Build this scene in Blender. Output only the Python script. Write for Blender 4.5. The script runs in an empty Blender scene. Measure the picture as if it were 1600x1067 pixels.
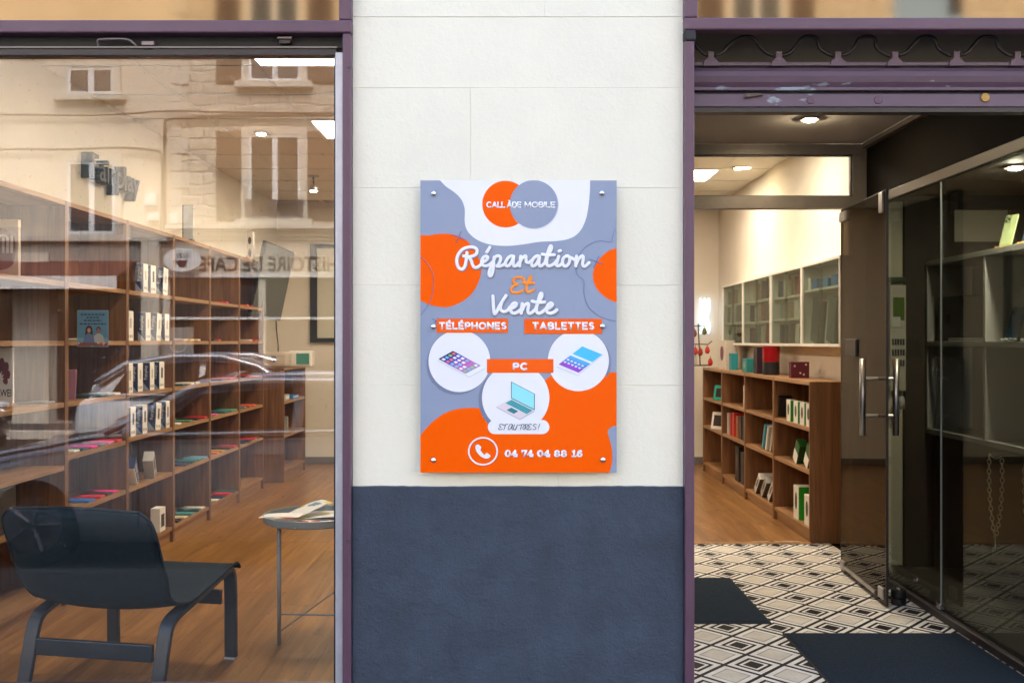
import bpy, bmesh, math, random
from mathutils import Vector, Matrix, Euler

# ------------------------------------------------------------------ camera, sky, sun, exposure
S = bpy.context.scene
C = bpy.context.collection
rnd = random.Random(7)
R = math.radians
PI = math.pi
CAM_Y = -3.09
CAM_Z = 1.30

cam_d = bpy.data.cameras.new("camera")
cam = bpy.data.objects.new("camera", cam_d)
C.objects.link(cam)
cam.location = (0, CAM_Y, CAM_Z)
cam.rotation_euler = (R(90), 0, 0)
cam_d.sensor_width = 36.0
cam_d.lens = 35.0
cam_d.clip_start = 0.05
cam_d.clip_end = 400
cam_d.dof.use_dof = True
cam_d.dof.focus_distance = 3.08
cam_d.dof.aperture_fstop = 9.0
S.camera = cam

W = bpy.data.worlds.new("World")
S.world = W
W.use_nodes = True
nt = W.node_tree
bg = nt.nodes["Background"]
sky = nt.nodes.new("ShaderNodeTexSky")
sky.sky_type = 'NISHITA'
sky.sun_disc = False
SUN_EL, SUN_AZ = R(50), R(14)
sky.sun_elevation = SUN_EL
sky.sun_rotation = SUN_AZ
sky.dust_density = 4.0
sky.air_density = 1.0
sky.ozone_density = 0.6
nt.links.new(sky.outputs[0], bg.inputs[0])
bg.inputs[1].default_value = 0.12

sun_d = bpy.data.lights.new("sun", 'SUN')
sun = bpy.data.objects.new("sun", sun_d)
C.objects.link(sun)
sun_d.energy = 0.8
sun_d.angle = R(14)
sun_d.color = (1.0, 0.96, 0.90)
# the sun stands behind the shop, so the shop front is in open shade and the far side of the street is lit
sd = Vector((math.sin(SUN_AZ) * math.cos(SUN_EL), math.cos(SUN_AZ) * math.cos(SUN_EL), math.sin(SUN_EL)))
sun.rotation_euler = (-sd).to_track_quat('-Z', 'Y').to_euler()
sun.location = sd * 40

S.view_settings.view_transform = 'Standard'
S.view_settings.look = 'None'
S.view_settings.gamma = 1.0
S.view_settings.use_curve_mapping = False
S.view_settings.exposure = 3.05
cy = S.cycles
cy.max_bounces = 9
cy.diffuse_bounces = 4
cy.glossy_bounces = 5
cy.transmission_bounces = 6
cy.transparent_max_bounces = 20
cy.caustics_reflective = False
cy.caustics_refractive = False
cy.sample_clamp_indirect = 5.0
cy.use_denoising = True
cy.use_adaptive_sampling = True
cy.adaptive_threshold = 0.012

PANEL_L = 4.8          # radiance of the lit ceiling panels
SPOT_L = 36.0

# ------------------------------------------------------------------ materials
def srgb(r, g, b):
    f = lambda c: (c / 255 / 12.92) if c / 255 <= 0.04045 else ((c / 255 + 0.055) / 1.055) ** 2.4
    return (f(r), f(g), f(b))

def _mat(name):
    m = bpy.data.materials.new(name)
    m.use_nodes = True
    t = m.node_tree
    p = t.nodes["Principled BSDF"]
    return m, t, p

def nm(name, col, rough=0.5, metal=0.0, var=None, bump=None, coat=0.0, stretch=None, spec=None, emit=None, col2=None, bd=(5, 0.5)):
    """procedural material: colour with noise variation var=(scale, amount) and bump=(scale, strength, distance)"""
    m, t, p = _mat(name)
    p.inputs["Base Color"].default_value = (*col, 1)
    p.inputs["Roughness"].default_value = rough
    p.inputs["Metallic"].default_value = metal
    if coat: p.inputs["Coat Weight"].default_value = coat
    if spec is not None: p.inputs["Specular IOR Level"].default_value = spec
    tc = mp = None
    if var or bump:
        tc = t.nodes.new("ShaderNodeTexCoord")
        mp = t.nodes.new("ShaderNodeMapping")
        if stretch: mp.inputs["Scale"].default_value = stretch
        t.links.new(tc.outputs["Object"], mp.inputs[0])
    if var:
        n = t.nodes.new("ShaderNodeTexNoise")
        n.inputs["Scale"].default_value = var[0]
        n.inputs["Detail"].default_value = 6
        n.inputs["Roughness"].default_value = 0.65
        t.links.new(mp.outputs[0], n.inputs[0])
        r = t.nodes.new("ShaderNodeValToRGB")
        a = var[1]
        lo = tuple(max(0, c * (1 - a)) for c in col)
        hi = tuple(min(1, c * (1 + a)) for c in (col2 or col))
        r.color_ramp.elements[0].color = (*lo, 1)
        r.color_ramp.elements[0].position = 0.3
        r.color_ramp.elements[1].color = (*hi, 1)
        r.color_ramp.elements[1].position = 0.72
        t.links.new(n.outputs[0], r.inputs[0])
        t.links.new(r.outputs[0], p.inputs["Base Color"])
        q = t.nodes.new("ShaderNodeMapRange")
        q.inputs["To Min"].default_value = max(0.02, rough - 0.08)
        q.inputs["To Max"].default_value = min(1, rough + 0.08)
        t.links.new(n.outputs[0], q.inputs[0])
        t.links.new(q.outputs[0], p.inputs["Roughness"])
    if bump:
        n2 = t.nodes.new("ShaderNodeTexNoise")
        n2.inputs["Scale"].default_value = bump[0]
        n2.inputs["Detail"].default_value = bd[0]; n2.inputs["Roughness"].default_value = bd[1]
        t.links.new(mp.outputs[0], n2.inputs[0])
        b = t.nodes.new("ShaderNodeBump")
        b.inputs["Strength"].default_value = bump[1]
        b.inputs["Distance"].default_value = bump[2]
        t.links.new(n2.outputs[0], b.inputs["Height"])
        t.links.new(b.outputs[0], p.inputs["Normal"])
    if emit:
        p.inputs["Emission Color"].default_value = (*emit[0], 1)
        p.inputs["Emission Strength"].default_value = emit[1]
    return m

def emission(name, col, strength):
    m = bpy.data.materials.new(name)
    m.use_nodes = True
    t = m.node_tree
    t.nodes.clear()
    e = t.nodes.new("ShaderNodeEmission")
    e.inputs[0].default_value = (*col, 1)
    e.inputs[1].default_value = strength
    o = t.nodes.new("ShaderNodeOutputMaterial")
    t.links.new(e.outputs[0], o.inputs[0])
    return m

def glass(name, tint=(1, 1, 1), f0=0.045, rough=0.0, refl=(1, 1, 1), dirt=0.0):
    """thin pane: each of its two faces lets light through straight and mirrors a Schlick share of it"""
    m = bpy.data.materials.new(name)
    m.use_nodes = True
    t = m.node_tree
    t.nodes.clear()
    N = t.nodes.new
    g = N("ShaderNodeNewGeometry")
    d = N("ShaderNodeVectorMath"); d.operation = 'DOT_PRODUCT'
    t.links.new(g.outputs["Normal"], d.inputs[0]); t.links.new(g.outputs["Incoming"], d.inputs[1])
    a = N("ShaderNodeMath"); a.operation = 'ABSOLUTE'; t.links.new(d.outputs["Value"], a.inputs[0])
    s = N("ShaderNodeMath"); s.operation = 'SUBTRACT'; s.inputs[0].default_value = 1.0; t.links.new(a.outputs[0], s.inputs[1])
    p = N("ShaderNodeMath"); p.operation = 'POWER'; p.inputs[1].default_value = 5.0; t.links.new(s.outputs[0], p.inputs[0])
    k = N("ShaderNodeMath"); k.operation = 'MULTIPLY_ADD'; k.inputs[1].default_value = 1 - f0; k.inputs[2].default_value = f0
    t.links.new(p.outputs[0], k.inputs[0])
    tr = N("ShaderNodeBsdfTransparent"); tr.inputs[0].default_value = (*tint, 1)
    gl = N("ShaderNodeBsdfGlossy"); gl.inputs[0].default_value = (*refl, 1); gl.inputs["Roughness"].default_value = rough
    mx = N("ShaderNodeMixShader")
    t.links.new(k.outputs[0], mx.inputs[0]); t.links.new(tr.outputs[0], mx.inputs[1]); t.links.new(gl.outputs[0], mx.inputs[2])
    out = N("ShaderNodeOutputMaterial")
    last = mx
    if dirt:
        tc = N("ShaderNodeTexCoord")
        n = N("ShaderNodeTexNoise"); n.inputs["Scale"].default_value = 90; n.inputs["Detail"].default_value = 2
        t.links.new(tc.outputs["Object"], n.inputs[0])
        r = N("ShaderNodeValToRGB")
        r.color_ramp.elements[0].position = 0.70; r.color_ramp.elements[0].color = (0, 0, 0, 1)
        r.color_ramp.elements[1].position = 0.82; r.color_ramp.elements[1].color = (dirt, dirt, dirt, 1)
        t.links.new(n.outputs[0], r.inputs[0])
        df = N("ShaderNodeBsdfDiffuse"); df.inputs[0].default_value = (0.6, 0.58, 0.54, 1)
        m2 = N("ShaderNodeMixShader")
        t.links.new(r.outputs[0], m2.inputs[0]); t.links.new(mx.outputs[0], m2.inputs[1]); t.links.new(df.outputs[0], m2.inputs[2])
        last = m2
    t.links.new(last.outputs[0], out.inputs[0])
    return m

def wood(name, dark, light, rough=0.45, axis='Z', scale=1.0, per_object=False, coat=0.0):
    """board of wood: long streaks along one local axis, each board shifted by its own random number"""
    m, t, p = _mat(name)
    N = t.nodes.new; L = t.links.new
    tc = N("ShaderNodeTexCoord"); mp = N("ShaderNodeMapping")
    long, cross = 1.2 * scale, 22.0 * scale
    sc = {'X': (long, cross, cross), 'Y': (cross, long, cross), 'Z': (cross, cross, long)}[axis]
    mp.inputs["Scale"].default_value = sc
    L(tc.outputs["Object"], mp.inputs[0])
    oi = N("ShaderNodeObjectInfo")
    ml = N("ShaderNodeMath"); ml.operation = 'MULTIPLY'; ml.inputs[1].default_value = 37.0
    L(oi.outputs["Random"], ml.inputs[0])
    cb = N("ShaderNodeCombineXYZ")
    for i in range(3): L(ml.outputs[0], cb.inputs[i])
    L(cb.outputs[0], mp.inputs["Location"])
    n = N("ShaderNodeTexNoise"); n.inputs["Scale"].default_value = 1.0; n.inputs["Detail"].default_value = 7
    n.inputs["Roughness"].default_value = 0.68; n.inputs["Distortion"].default_value = 0.9
    L(mp.outputs[0], n.inputs[0])
    r = N("ShaderNodeValToRGB")
    mid = tuple((a + b) / 2 for a, b in zip(dark, light))
    r.color_ramp.elements[0].position = 0.32; r.color_ramp.elements[0].color = (*dark, 1)
    r.color_ramp.elements[1].position = 0.68; r.color_ramp.elements[1].color = (*light, 1)
    e = r.color_ramp.elements.new(0.5); e.color = (*mid, 1)
    L(n.outputs[0], r.inputs[0])
    # broad cathedral figure
    mp2 = N("ShaderNodeMapping"); mp2.inputs["Scale"].default_value = tuple(v * 0.28 for v in sc)
    L(tc.outputs["Object"], mp2.inputs[0]); L(cb.outputs[0], mp2.inputs["Location"])
    wv = N("ShaderNodeTexNoise"); wv.inputs["Scale"].default_value = 1.0; wv.inputs["Detail"].default_value = 2; wv.inputs["Distortion"].default_value = 2.0
    L(mp2.outputs[0], wv.inputs[0])
    sn = N("ShaderNodeMath"); sn.operation = 'MULTIPLY'; sn.inputs[1].default_value = 46.0; L(wv.outputs[0], sn.inputs[0])
    s2 = N("ShaderNodeMath"); s2.operation = 'SINE'; L(sn.outputs[0], s2.inputs[0])
    s3 = N("ShaderNodeMapRange"); s3.inputs["From Min"].default_value = -1; s3.inputs["To Min"].default_value = 0.86; s3.inputs["To Max"].default_value = 1.08
    L(s2.outputs[0], s3.inputs[0])
    mx = N("ShaderNodeMix"); mx.data_type = 'RGBA'; mx.blend_type = 'MULTIPLY'; mx.inputs[0].default_value = 1.0
    L(r.outputs[0], mx.inputs[6]); L(s3.outputs[0], mx.inputs[7])
    hs = N("ShaderNodeHueSaturation")
    vr = N("ShaderNodeMapRange"); vr.inputs["To Min"].default_value = 0.88 if per_object else 0.96; vr.inputs["To Max"].default_value = 1.12 if per_object else 1.04
    L(oi.outputs["Random"], vr.inputs[0]); L(vr.outputs[0], hs.inputs["Value"])
    L(mx.outputs[2], hs.inputs["Color"]); L(hs.outputs[0], p.inputs["Base Color"])
    p.inputs["Roughness"].default_value = rough
    if coat: p.inputs["Coat Weight"].default_value = coat; p.inputs["Coat Roughness"].default_value = 0.25
    b = N("ShaderNodeBump"); b.inputs["Strength"].default_value = 0.15; b.inputs["Distance"].default_value = 0.002
    L(n.outputs[0], b.inputs["Height"]); L(b.outputs[0], p.inputs["Normal"])
    return m

def chipped(name, col, chip, amount=0.62, rough=0.42, scale=9.0):
    """glossy paint worn through in patches to an older coat"""
    m, t, p = _mat(name)
    N = t.nodes.new; L = t.links.new
    tc = N("ShaderNodeTexCoord")
    n = N("ShaderNodeTexNoise"); n.inputs["Scale"].default_value = scale; n.inputs["Detail"].default_value = 8; n.inputs["Roughness"].default_value = 0.6
    mpc = N("ShaderNodeMapping"); mpc.inputs["Scale"].default_value = (0.55, 1.2, 1.5); L(tc.outputs["Object"], mpc.inputs[0]); L(mpc.outputs[0], n.inputs[0])
    r = N("ShaderNodeValToRGB"); r.color_ramp.elements[0].position = amount; r.color_ramp.elements[1].position = amount + 0.03
    L(n.outputs[0], r.inputs[0])
    n2 = N("ShaderNodeTexNoise"); n2.inputs["Scale"].default_value = 5.0; n2.inputs["Detail"].default_value = 6
    L(tc.outputs["Object"], n2.inputs[0])
    r2 = N("ShaderNodeValToRGB")
    r2.color_ramp.elements[0].color = (*[c * 0.8 for c in col], 1); r2.color_ramp.elements[1].color = (*[min(1, c * 1.2) for c in col], 1)
    L(n2.outputs[0], r2.inputs[0])
    mx = N("ShaderNodeMix"); mx.data_type = 'RGBA'
    L(r.outputs[0], mx.inputs[0]); L(r2.outputs[0], mx.inputs[6]); mx.inputs[7].default_value = (*chip, 1)
    L(mx.outputs[2], p.inputs["Base Color"])
    p.inputs["Roughness"].default_value = rough
    b = N("ShaderNodeBump"); b.inputs["Strength"].default_value = 0.25; b.inputs["Distance"].default_value = 0.002; b.invert = True
    L(r.outputs[0], b.inputs["Height"]); L(b.outputs[0], p.inputs["Normal"])
    return m

TILE = 0.256
def tile_material():
    m, t, p = _mat("cement_tile")
    N = t.nodes.new; L = t.links.new
    tc = N("ShaderNodeTexCoord"); sx = N("ShaderNodeSeparateXYZ"); L(tc.outputs["Object"], sx.inputs[0])
    def ab(o):
        a = N("ShaderNodeMath"); a.operation = 'ABSOLUTE'; L(o, a.inputs[0])
        d = N("ShaderNodeMath"); d.operation = 'DIVIDE'; d.inputs[1].default_value = TILE; L(a.outputs[0], d.inputs[0])
        return d.outputs[0]
    ad = N("ShaderNodeMath"); ad.operation = 'ADD'; L(ab(sx.outputs[0]), ad.inputs[0]); L(ab(sx.outputs[1]), ad.inputs[1])
    iv = N("ShaderNodeMath"); iv.operation = 'SUBTRACT'; iv.inputs[0].default_value = 1.0; L(ad.outputs[0], iv.inputs[1])
    mn = N("ShaderNodeMath"); mn.operation = 'MINIMUM'; L(ad.outputs[0], mn.inputs[0]); L(iv.outputs[0], mn.inputs[1])
    r2 = N("ShaderNodeMath"); r2.operation = 'MULTIPLY'; r2.inputs[1].default_value = 2.0; L(mn.outputs[0], r2.inputs[0])
    dk = N("ShaderNodeMath"); dk.operation = 'LESS_THAN'; dk.inputs[1].default_value = 0.5; L(ad.outputs[0], dk.inputs[0])
    K = (0.010, 0.010, 0.013); Wt = (0.90, 0.875, 0.82); G = (0.42, 0.38, 0.33); Cm = (0.74, 0.69, 0.60)
    def ramp(stops):
        r = N("ShaderNodeValToRGB"); r.color_ramp.interpolation = 'CONSTANT'
        els = r.color_ramp.elements
        els[0].position = 0; els[0].color = (*stops[0][1], 1)
        els[1].position = stops[1][0]; els[1].color = (*stops[1][1], 1)
        for pos, c in stops[2:]:
            e = els.new(pos); e.color = (*c, 1)
        L(r2.outputs[0], r.inputs[0])
        return r.outputs[0]
    dark = ramp([(0, K), (0.37, Wt), (0.50, K), (0.66, Wt), (0.90, K)])
    light = ramp([(0, Cm), (0.58, G), (0.655, Wt), (0.90, K)])
    mx = N("ShaderNodeMix"); mx.data_type = 'RGBA'; L(dk.outputs[0], mx.inputs[0]); L(light, mx.inputs[6]); L(dark, mx.inputs[7])
    oi = N("ShaderNodeObjectInfo")
    cb = N("ShaderNodeVectorMath"); cb.operation = 'ADD'
    L(tc.outputs["Object"], cb.inputs[0]); L(oi.outputs["Location"], cb.inputs[1])
    n = N("ShaderNodeTexNoise"); n.inputs["Scale"].default_value = 14; n.inputs["Detail"].default_value = 8; L(cb.outputs[0], n.inputs[0])
    mr = N("ShaderNodeMapRange"); mr.inputs["From Min"].default_value = 0.3; mr.inputs["From Max"].default_value = 0.7
    mr.inputs["To Min"].default_value = 0.84; mr.inputs["To Max"].default_value = 1.03; L(n.outputs[0], mr.inputs[0])
    m2 = N("ShaderNodeMix"); m2.data_type = 'RGBA'; m2.blend_type = 'MULTIPLY'; m2.inputs[0].default_value = 1
    L(mx.outputs[2], m2.inputs[6]); L(mr.outputs[0], m2.inputs[7]); L(m2.outputs[2], p.inputs["Base Color"])
    p.inputs["Roughness"].default_value = 0.45
    p.inputs["Specular IOR Level"].default_value = 0.04
    return m

def mat_fabric(name, col, col2, scale=900.0):
    return nm(name, col, 0.95, var=(220, 0.55), bump=(scale, 0.8, 0.003), col2=col2, spec=0.15)

M = {}
def m_(k, *a, **kw):
    M[k] = nm(k, *a, **kw)
m_('cream_paint', (0.87, 0.835, 0.68), 0.8, var=(2.2, 0.04), bump=(45, 0.55, 0.004), bd=(12, .72))
m_('navy_render', (0.041, 0.058, 0.086), 0.60, var=(7, 0.32), bump=(48, 0.95, 0.008), bd=(12, .74))
M['purple'] = chipped('purple_paint', (0.110, 0.054, 0.084), (0.045, 0.03, 0.042), 0.64, 0.36, 12)
M['purple_worn'] = chipped('worn_purple_paint', (0.118, 0.072, 0.105), (0.27, 0.30, 0.33), 0.612, 0.45, 9)
m_('black_gap', (0.012, 0.011, 0.012), 0.6)
m_('dark_brown_metal', (0.035, 0.028, 0.028), 0.4, 0.2)
m_('gear_metal', (0.20, 0.16, 0.17), 0.35, 0.6)
m_('alu', (0.52, 0.52, 0.56), 0.35, 0.35, var=(20, 0.08))
m_('alu_brown', (0.19, 0.165, 0.145), 0.42, 0.3, var=(14, 0.12))
m_('panel_dark', (0.013, 0.011, 0.0095), 0.8, var=(5, 0.2), spec=.05)
m_('steel', (0.46, 0.445, 0.445), 0.38, 1.0, var=(40, 0.06))
m_('chrome', (0.75, 0.75, 0.76), 0.12, 1.0)
m_('plaster_int', (0.72, 0.67, 0.575), 0.85, var=(3, 0.04), bump=(120, 0.1, 0.001))
m_('plaster_ceiling', (0.46, 0.43, 0.39), 0.9, var=(2, 0.05))
m_('ceiling_tile', (0.74, 0.70, 0.62), 0.95, var=(60, 0.06), bump=(160, 0.3, 0.002))
m_('tbar', (0.66, 0.64, 0.58), 0.5)
m_('black', (0.014, 0.014, 0.016), 0.4)
m_('black_gloss', (0.01, 0.01, 0.012), 0.1, coat=0.5)
m_('white', (0.80, 0.79, 0.76), 0.45)
m_('white_card', (0.80, 0.78, 0.73), 0.6, var=(25, 0.03))
m_('white_lacquer', (0.74, 0.71, 0.64), 0.35, var=(8, 0.03))
m_('cement_joint', (0.25, 0.235, 0.21), 0.9)
m_('floor_joint', (0.07, 0.04, 0.02), 0.9)
M['tile'] = tile_material()
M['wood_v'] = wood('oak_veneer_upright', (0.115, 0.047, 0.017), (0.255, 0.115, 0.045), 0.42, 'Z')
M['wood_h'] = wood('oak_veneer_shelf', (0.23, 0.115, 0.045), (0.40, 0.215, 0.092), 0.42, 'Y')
M['plank'] = wood('oak_floor_board', (0.17, 0.076, 0.023), (0.37, 0.185, 0.062), 0.30, 'Y', 0.8, True)
M['mat'] = mat_fabric('door_mat_pile', (0.005, 0.010, 0.019), (0.023, 0.039, 0.062))
M['win_glass'] = glass('window_glass', (0.985, 0.99, 0.985), 0.048, dirt=0.3)
M['smoked'] = glass('smoked_glass', (0.29, 0.25, 0.20), 0.04, 0.0, (.5, .48, .45))
M['dark_glass'] = glass('dark_glass', (0.24, 0.225, 0.20), 0.04, 0.0)
M['side_glass'] = glass('grey_side_glass', (0.575, 0.60, 0.575), 0.035, 0.0, (.46, .50, .49))
M['clear_glass'] = glass('clear_glass', (0.97, 0.98, 0.97), 0.04)
M['cab_glass'] = glass('cabinet_glass', (0.80, 0.85, 0.81), 0.04, 0.0, (.4, .42, .42))
M['bronze_mirror'] = nm('bronze_film', (0.19, 0.14, 0.085), 0.05, 1.0)
M['panel_light'] = emission('lit_panel', (1.0, 0.85, 0.66), PANEL_L)
M['spot_light'] = emission('lit_bulb', (1.0, 0.72, 0.36), SPOT_L)
M['display_bulb'] = emission('lit_display_bulb', (1.0, 0.88, 0.68), 330.0)
M['entrance_bulb'] = emission('lit_entrance_bulb', (1.0, 0.80, 0.52), 150.0)
M['neon'] = emission('lit_neon', (0.62, 0.78, 1.0), 0.5)

def flat(r, g, b, rough=0.5, **kw):
    k = "paint_%d_%d_%d_%d" % (r, g, b, int(rough * 100))
    if k not in M: M[k] = nm(k, srgb(r, g, b), rough, **kw)
    return M[k]

# ------------------------------------------------------------------ mesh helpers
class MB:
    def __init__(s): s.v = []; s.f = []
    def add(s, vs, fs):
        o = len(s.v); s.v += [tuple(v) for v in vs]; s.f += [tuple(i + o for i in f) for f in fs]; return s
    def box(s, x0, x1, y0, y1, z0, z1, m=None):
        vs = [Vector((x, y, z)) for z in (z0, z1) for y in (y0, y1) for x in (x0, x1)]
        if m is not None: vs = [m @ v for v in vs]
        return s.add(vs, [(0, 2, 3, 1), (4, 5, 7, 6), (0, 1, 5, 4), (2, 6, 7, 3), (0, 4, 6, 2), (1, 3, 7, 5)])
    def cbox(s, c, d, m=None):
        return s.box(c[0] - d[0] / 2, c[0] + d[0] / 2, c[1] - d[1] / 2, c[1] + d[1] / 2, c[2] - d[2] / 2, c[2] + d[2] / 2, m)
    def prism(s, pts, axis, a, b):
        """polygon pts extruded along axis from a to b; pts are the two other coordinates in order"""
        def mk(p, t):
            return {'x': (t, p[0], p[1]), 'y': (p[0], t, p[1]), 'z': (p[0], p[1], t)}[axis]
        n = len(pts)
        ar = sum(pts[i][0] * pts[(i + 1) % n][1] - pts[(i + 1) % n][0] * pts[i][1] for i in range(n))
        if ar < 0: pts = pts[::-1]
        if axis == 'y': pts = pts[::-1]
        vs = [mk(p, a) for p in pts] + [mk(p, b) for p in pts]
        fs = [tuple(range(n))[::-1], tuple(range(n, 2 * n))]
        fs += [(i, (i + 1) % n, n + (i + 1) % n, n + i) for i in range(n)]
        return s.add(vs, fs)
    def tube(s, pts, r, n=8, caps=True, closed=False, flat=None):
        """tube along points; r number or list; flat=(axis vector, factor) squashes it"""
        pts = [Vector(p) for p in pts]; N = len(pts)
        rs = r if isinstance(r, (list, tuple)) else [r] * N
        rings = []; prev = None
        for i, p in enumerate(pts):
            if closed: t = pts[(i + 1) % N] - pts[i - 1]
            else: t = pts[min(i + 1, N - 1)] - pts[max(i - 1, 0)]
            t = t.normalized() if t.length > 1e-9 else Vector((0, 0, 1))
            if flat: u = Vector(flat[0])
            else:
                u = prev if prev is not None else (Vector((0, 0, 1)) if abs(t.z) < 0.9 else Vector((1, 0, 0)))
            u = (u - t * u.dot(t)).normalized(); w = t.cross(u).normalized(); prev = u
            k = flat[1] if flat else 1.0
            rings.append([p + (u * math.cos(2 * PI * j / n) * k + w * math.sin(2 * PI * j / n)) * rs[i] for j in range(n)])
        vs = [v for rg in rings for v in rg]
        fs = []
        for i in range(N if closed else N - 1):
            a = i * n; b = ((i + 1) % N) * n
            for j in range(n):
                fs.append((a + j, a + (j + 1) % n, b + (j + 1) % n, b + j))
        if caps and not closed:
            fs.append(tuple(range(n))[::-1]); fs.append(tuple(range((N - 1) * n, N * n)))
        return s.add(vs, fs)
    def lathe(s, prof, n=24, c=(0, 0, 0), m=None):
        vs = []
        for r_, z in prof:
            for j in range(n):
                v = Vector((r_ * math.cos(2 * PI * j / n), r_ * math.sin(2 * PI * j / n), z))
                v = (m @ v) if m is not None else v
                vs.append(v + Vector(c))
        fs = []
        for i in range(len(prof) - 1):
            for j in range(n):
                fs.append((i * n + j, i * n + (j + 1) % n, (i + 1) * n + (j + 1) % n, (i + 1) * n + j))
        fs.append(tuple(range(n))[::-1]); fs.append(tuple(range((len(prof) - 1) * n, len(prof) * n)))
        return s.add(vs, fs)
    def mesh(s, name, mat, smooth=False):
        me = bpy.data.meshes.new(name)
        me.from_pydata(s.v, [], s.f); me.update()
        if mat is not None: me.materials.append(mat)
        if smooth:
            for p in me.polygons: p.use_smooth = True
        return me
    def build(s, name, mat, parent=None, loc=None, rot=None, smooth=False, bevel=0.0, seg=2):
        o = bpy.data.objects.new(name, s.mesh(name, mat, smooth))
        C.objects.link(o)
        if parent: o.parent = parent
        if loc is not None: o.location = loc
        if rot is not None: o.rotation_euler = rot
        if bevel:
            b = o.modifiers.new("bevel", 'BEVEL'); b.width = bevel; b.segments = seg; b.limit_method = 'ANGLE'; b.angle_limit = R(40)
        return o

def link_mesh(name, me, parent=None, loc=(0, 0, 0), rot=None):
    o = bpy.data.objects.new(name, me); C.objects.link(o)
    if parent: o.parent = parent
    o.location = loc
    if rot is not None: o.rotation_euler = rot
    return o

def tag(o, label=None, cat=None, group=None, kind=None):
    if label: o["label"] = label
    if cat: o["category"] = cat
    if group: o["group"] = group
    if kind: o["kind"] = kind
    return o

def thing(name, label, cat, loc=(0, 0, 0), rz=0.0, group=None):
    o = bpy.data.objects.new(name, None); C.objects.link(o)
    o.location = loc; o.rotation_euler = (0, 0, rz); o.empty_display_size = 0.1
    return tag(o, label, cat, group)

def struct(name, mb, mat, parent=None, **kw):
    o = mb.build(name, mat, parent, **kw)
    if parent is None: o["kind"] = "structure"
    return o

def kids(o): return [c for c in o.children]
def dup(o, label, loc, rot=None, group=None, parent=None):
    r = o.copy(); C.objects.link(r)
    if parent is not None: r.parent = parent
    r.location = loc
    if rot is not None: r.rotation_euler = rot
    if label: r["label"] = label
    if group: r["group"] = group
    for ch in kids(o):
        c = ch.copy(); C.objects.link(c); c.parent = r
        for g in kids(ch):
            d = g.copy(); C.objects.link(d); d.parent = c
    return r

def cr(pts, closed=False, n=6):
    """Catmull-Rom through points of any dimension"""
    P = [Vector(p) for p in pts]; N = len(P); out = []
    for i in range(N if closed else N - 1):
        p1, p2 = P[i], P[(i + 1) % N]
        p0 = P[i - 1] if (closed or i > 0) else p1 * 2 - p2
        p3 = P[(i + 2) % N] if (closed or i + 2 < N) else p2 * 2 - p1
        for k in range(n):
            t = k / n
            out.append(0.5 * ((2 * p1) + (p2 - p0) * t + (2 * p0 - 5 * p1 + 4 * p2 - p3) * t * t + (3 * p1 - p0 - 3 * p2 + p3) * t ** 3))
    if not closed: out.append(P[-1])
    return out

FRONT = Matrix(((1, 0, 0), (0, 0, -1), (0, 1, 0))).to_4x4()     # text facing -y
EAST = Matrix(((0, 0, 1), (1, 0, 0), (0, 1, 0))).to_4x4()       # text on a west wall, facing +x
NORTH = Matrix(((-1, 0, 0), (0, 0, 1), (0, 1, 0))).to_4x4()     # text facing +y
_tc = {}
def text_mesh(body, width=None, height=None, extrude=0.0, offset=0.0, shear=0.0, align='CENTER', spacing=1.0):
    """outline lettering as a mesh, fitted to a width and a cap height"""
    cu = bpy.data.curves.new("lettering", 'FONT')
    cu.body = body; cu.size = 1.0; cu.extrude = 0; cu.offset = offset; cu.shear = shear
    cu.space_character = spacing; cu.resolution_u = 4
    o = bpy.data.objects.new("lettering", cu); C.objects.link(o)
    dg = bpy.context.evaluated_depsgraph_get(); dg.update()
    me = bpy.data.meshes.new_from_object(o.evaluated_get(dg))
    bpy.data.objects.remove(o); bpy.data.curves.remove(cu)
    xs = [v.co.x for v in me.vertices]; ys = [v.co.y for v in me.vertices]
    x0, x1, y0, y1 = min(xs), max(xs), min(ys), max(ys)
    sx = width / (x1 - x0) if width else None
    sy = height / (y1 - y0) if height else None
    if sx is None: sx = sy
    if sy is None: sy = sx
    cx = (x0 + x1) / 2; cyy = (y0 + y1) / 2
    for v in me.vertices:
        v.co.x = (v.co.x - cx) * sx; v.co.y = (v.co.y - cyy) * sy
    if extrude:
        bm = bmesh.new(); bm.from_mesh(me)
        r = bmesh.ops.extrude_face_region(bm, geom=bm.faces[:])
        vs = [g for g in r['geom'] if isinstance(g, bmesh.types.BMVert)]
        bmesh.ops.translate(bm, verts=vs, vec=(0, 0, extrude))
        bmesh.ops.recalc_face_normals(bm, faces=bm.faces[:])
        bm.to_mesh(me); bm.free()
    me.materials.clear()
    return me

def text(body, mat, center, M4, parent=None, name='lettering', **kw):
    me = text_mesh(body, **kw); me.name = name
    me.materials.append(mat)
    o = bpy.data.objects.new(name, me); C.objects.link(o)
    m = M4.copy(); m.translation = center
    o.matrix_local = m
    if parent:
        o.parent = parent; o.matrix_local = m
    return o

# ------------------------------------------------------------------ street and the houses across it
F = 1555.6
def wx(px, d): return (px - 800) * d / F
def wz(py, d): return CAM_Z + (533.5 - py) * d / F
def wy(d): return d + CAM_Y

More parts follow.
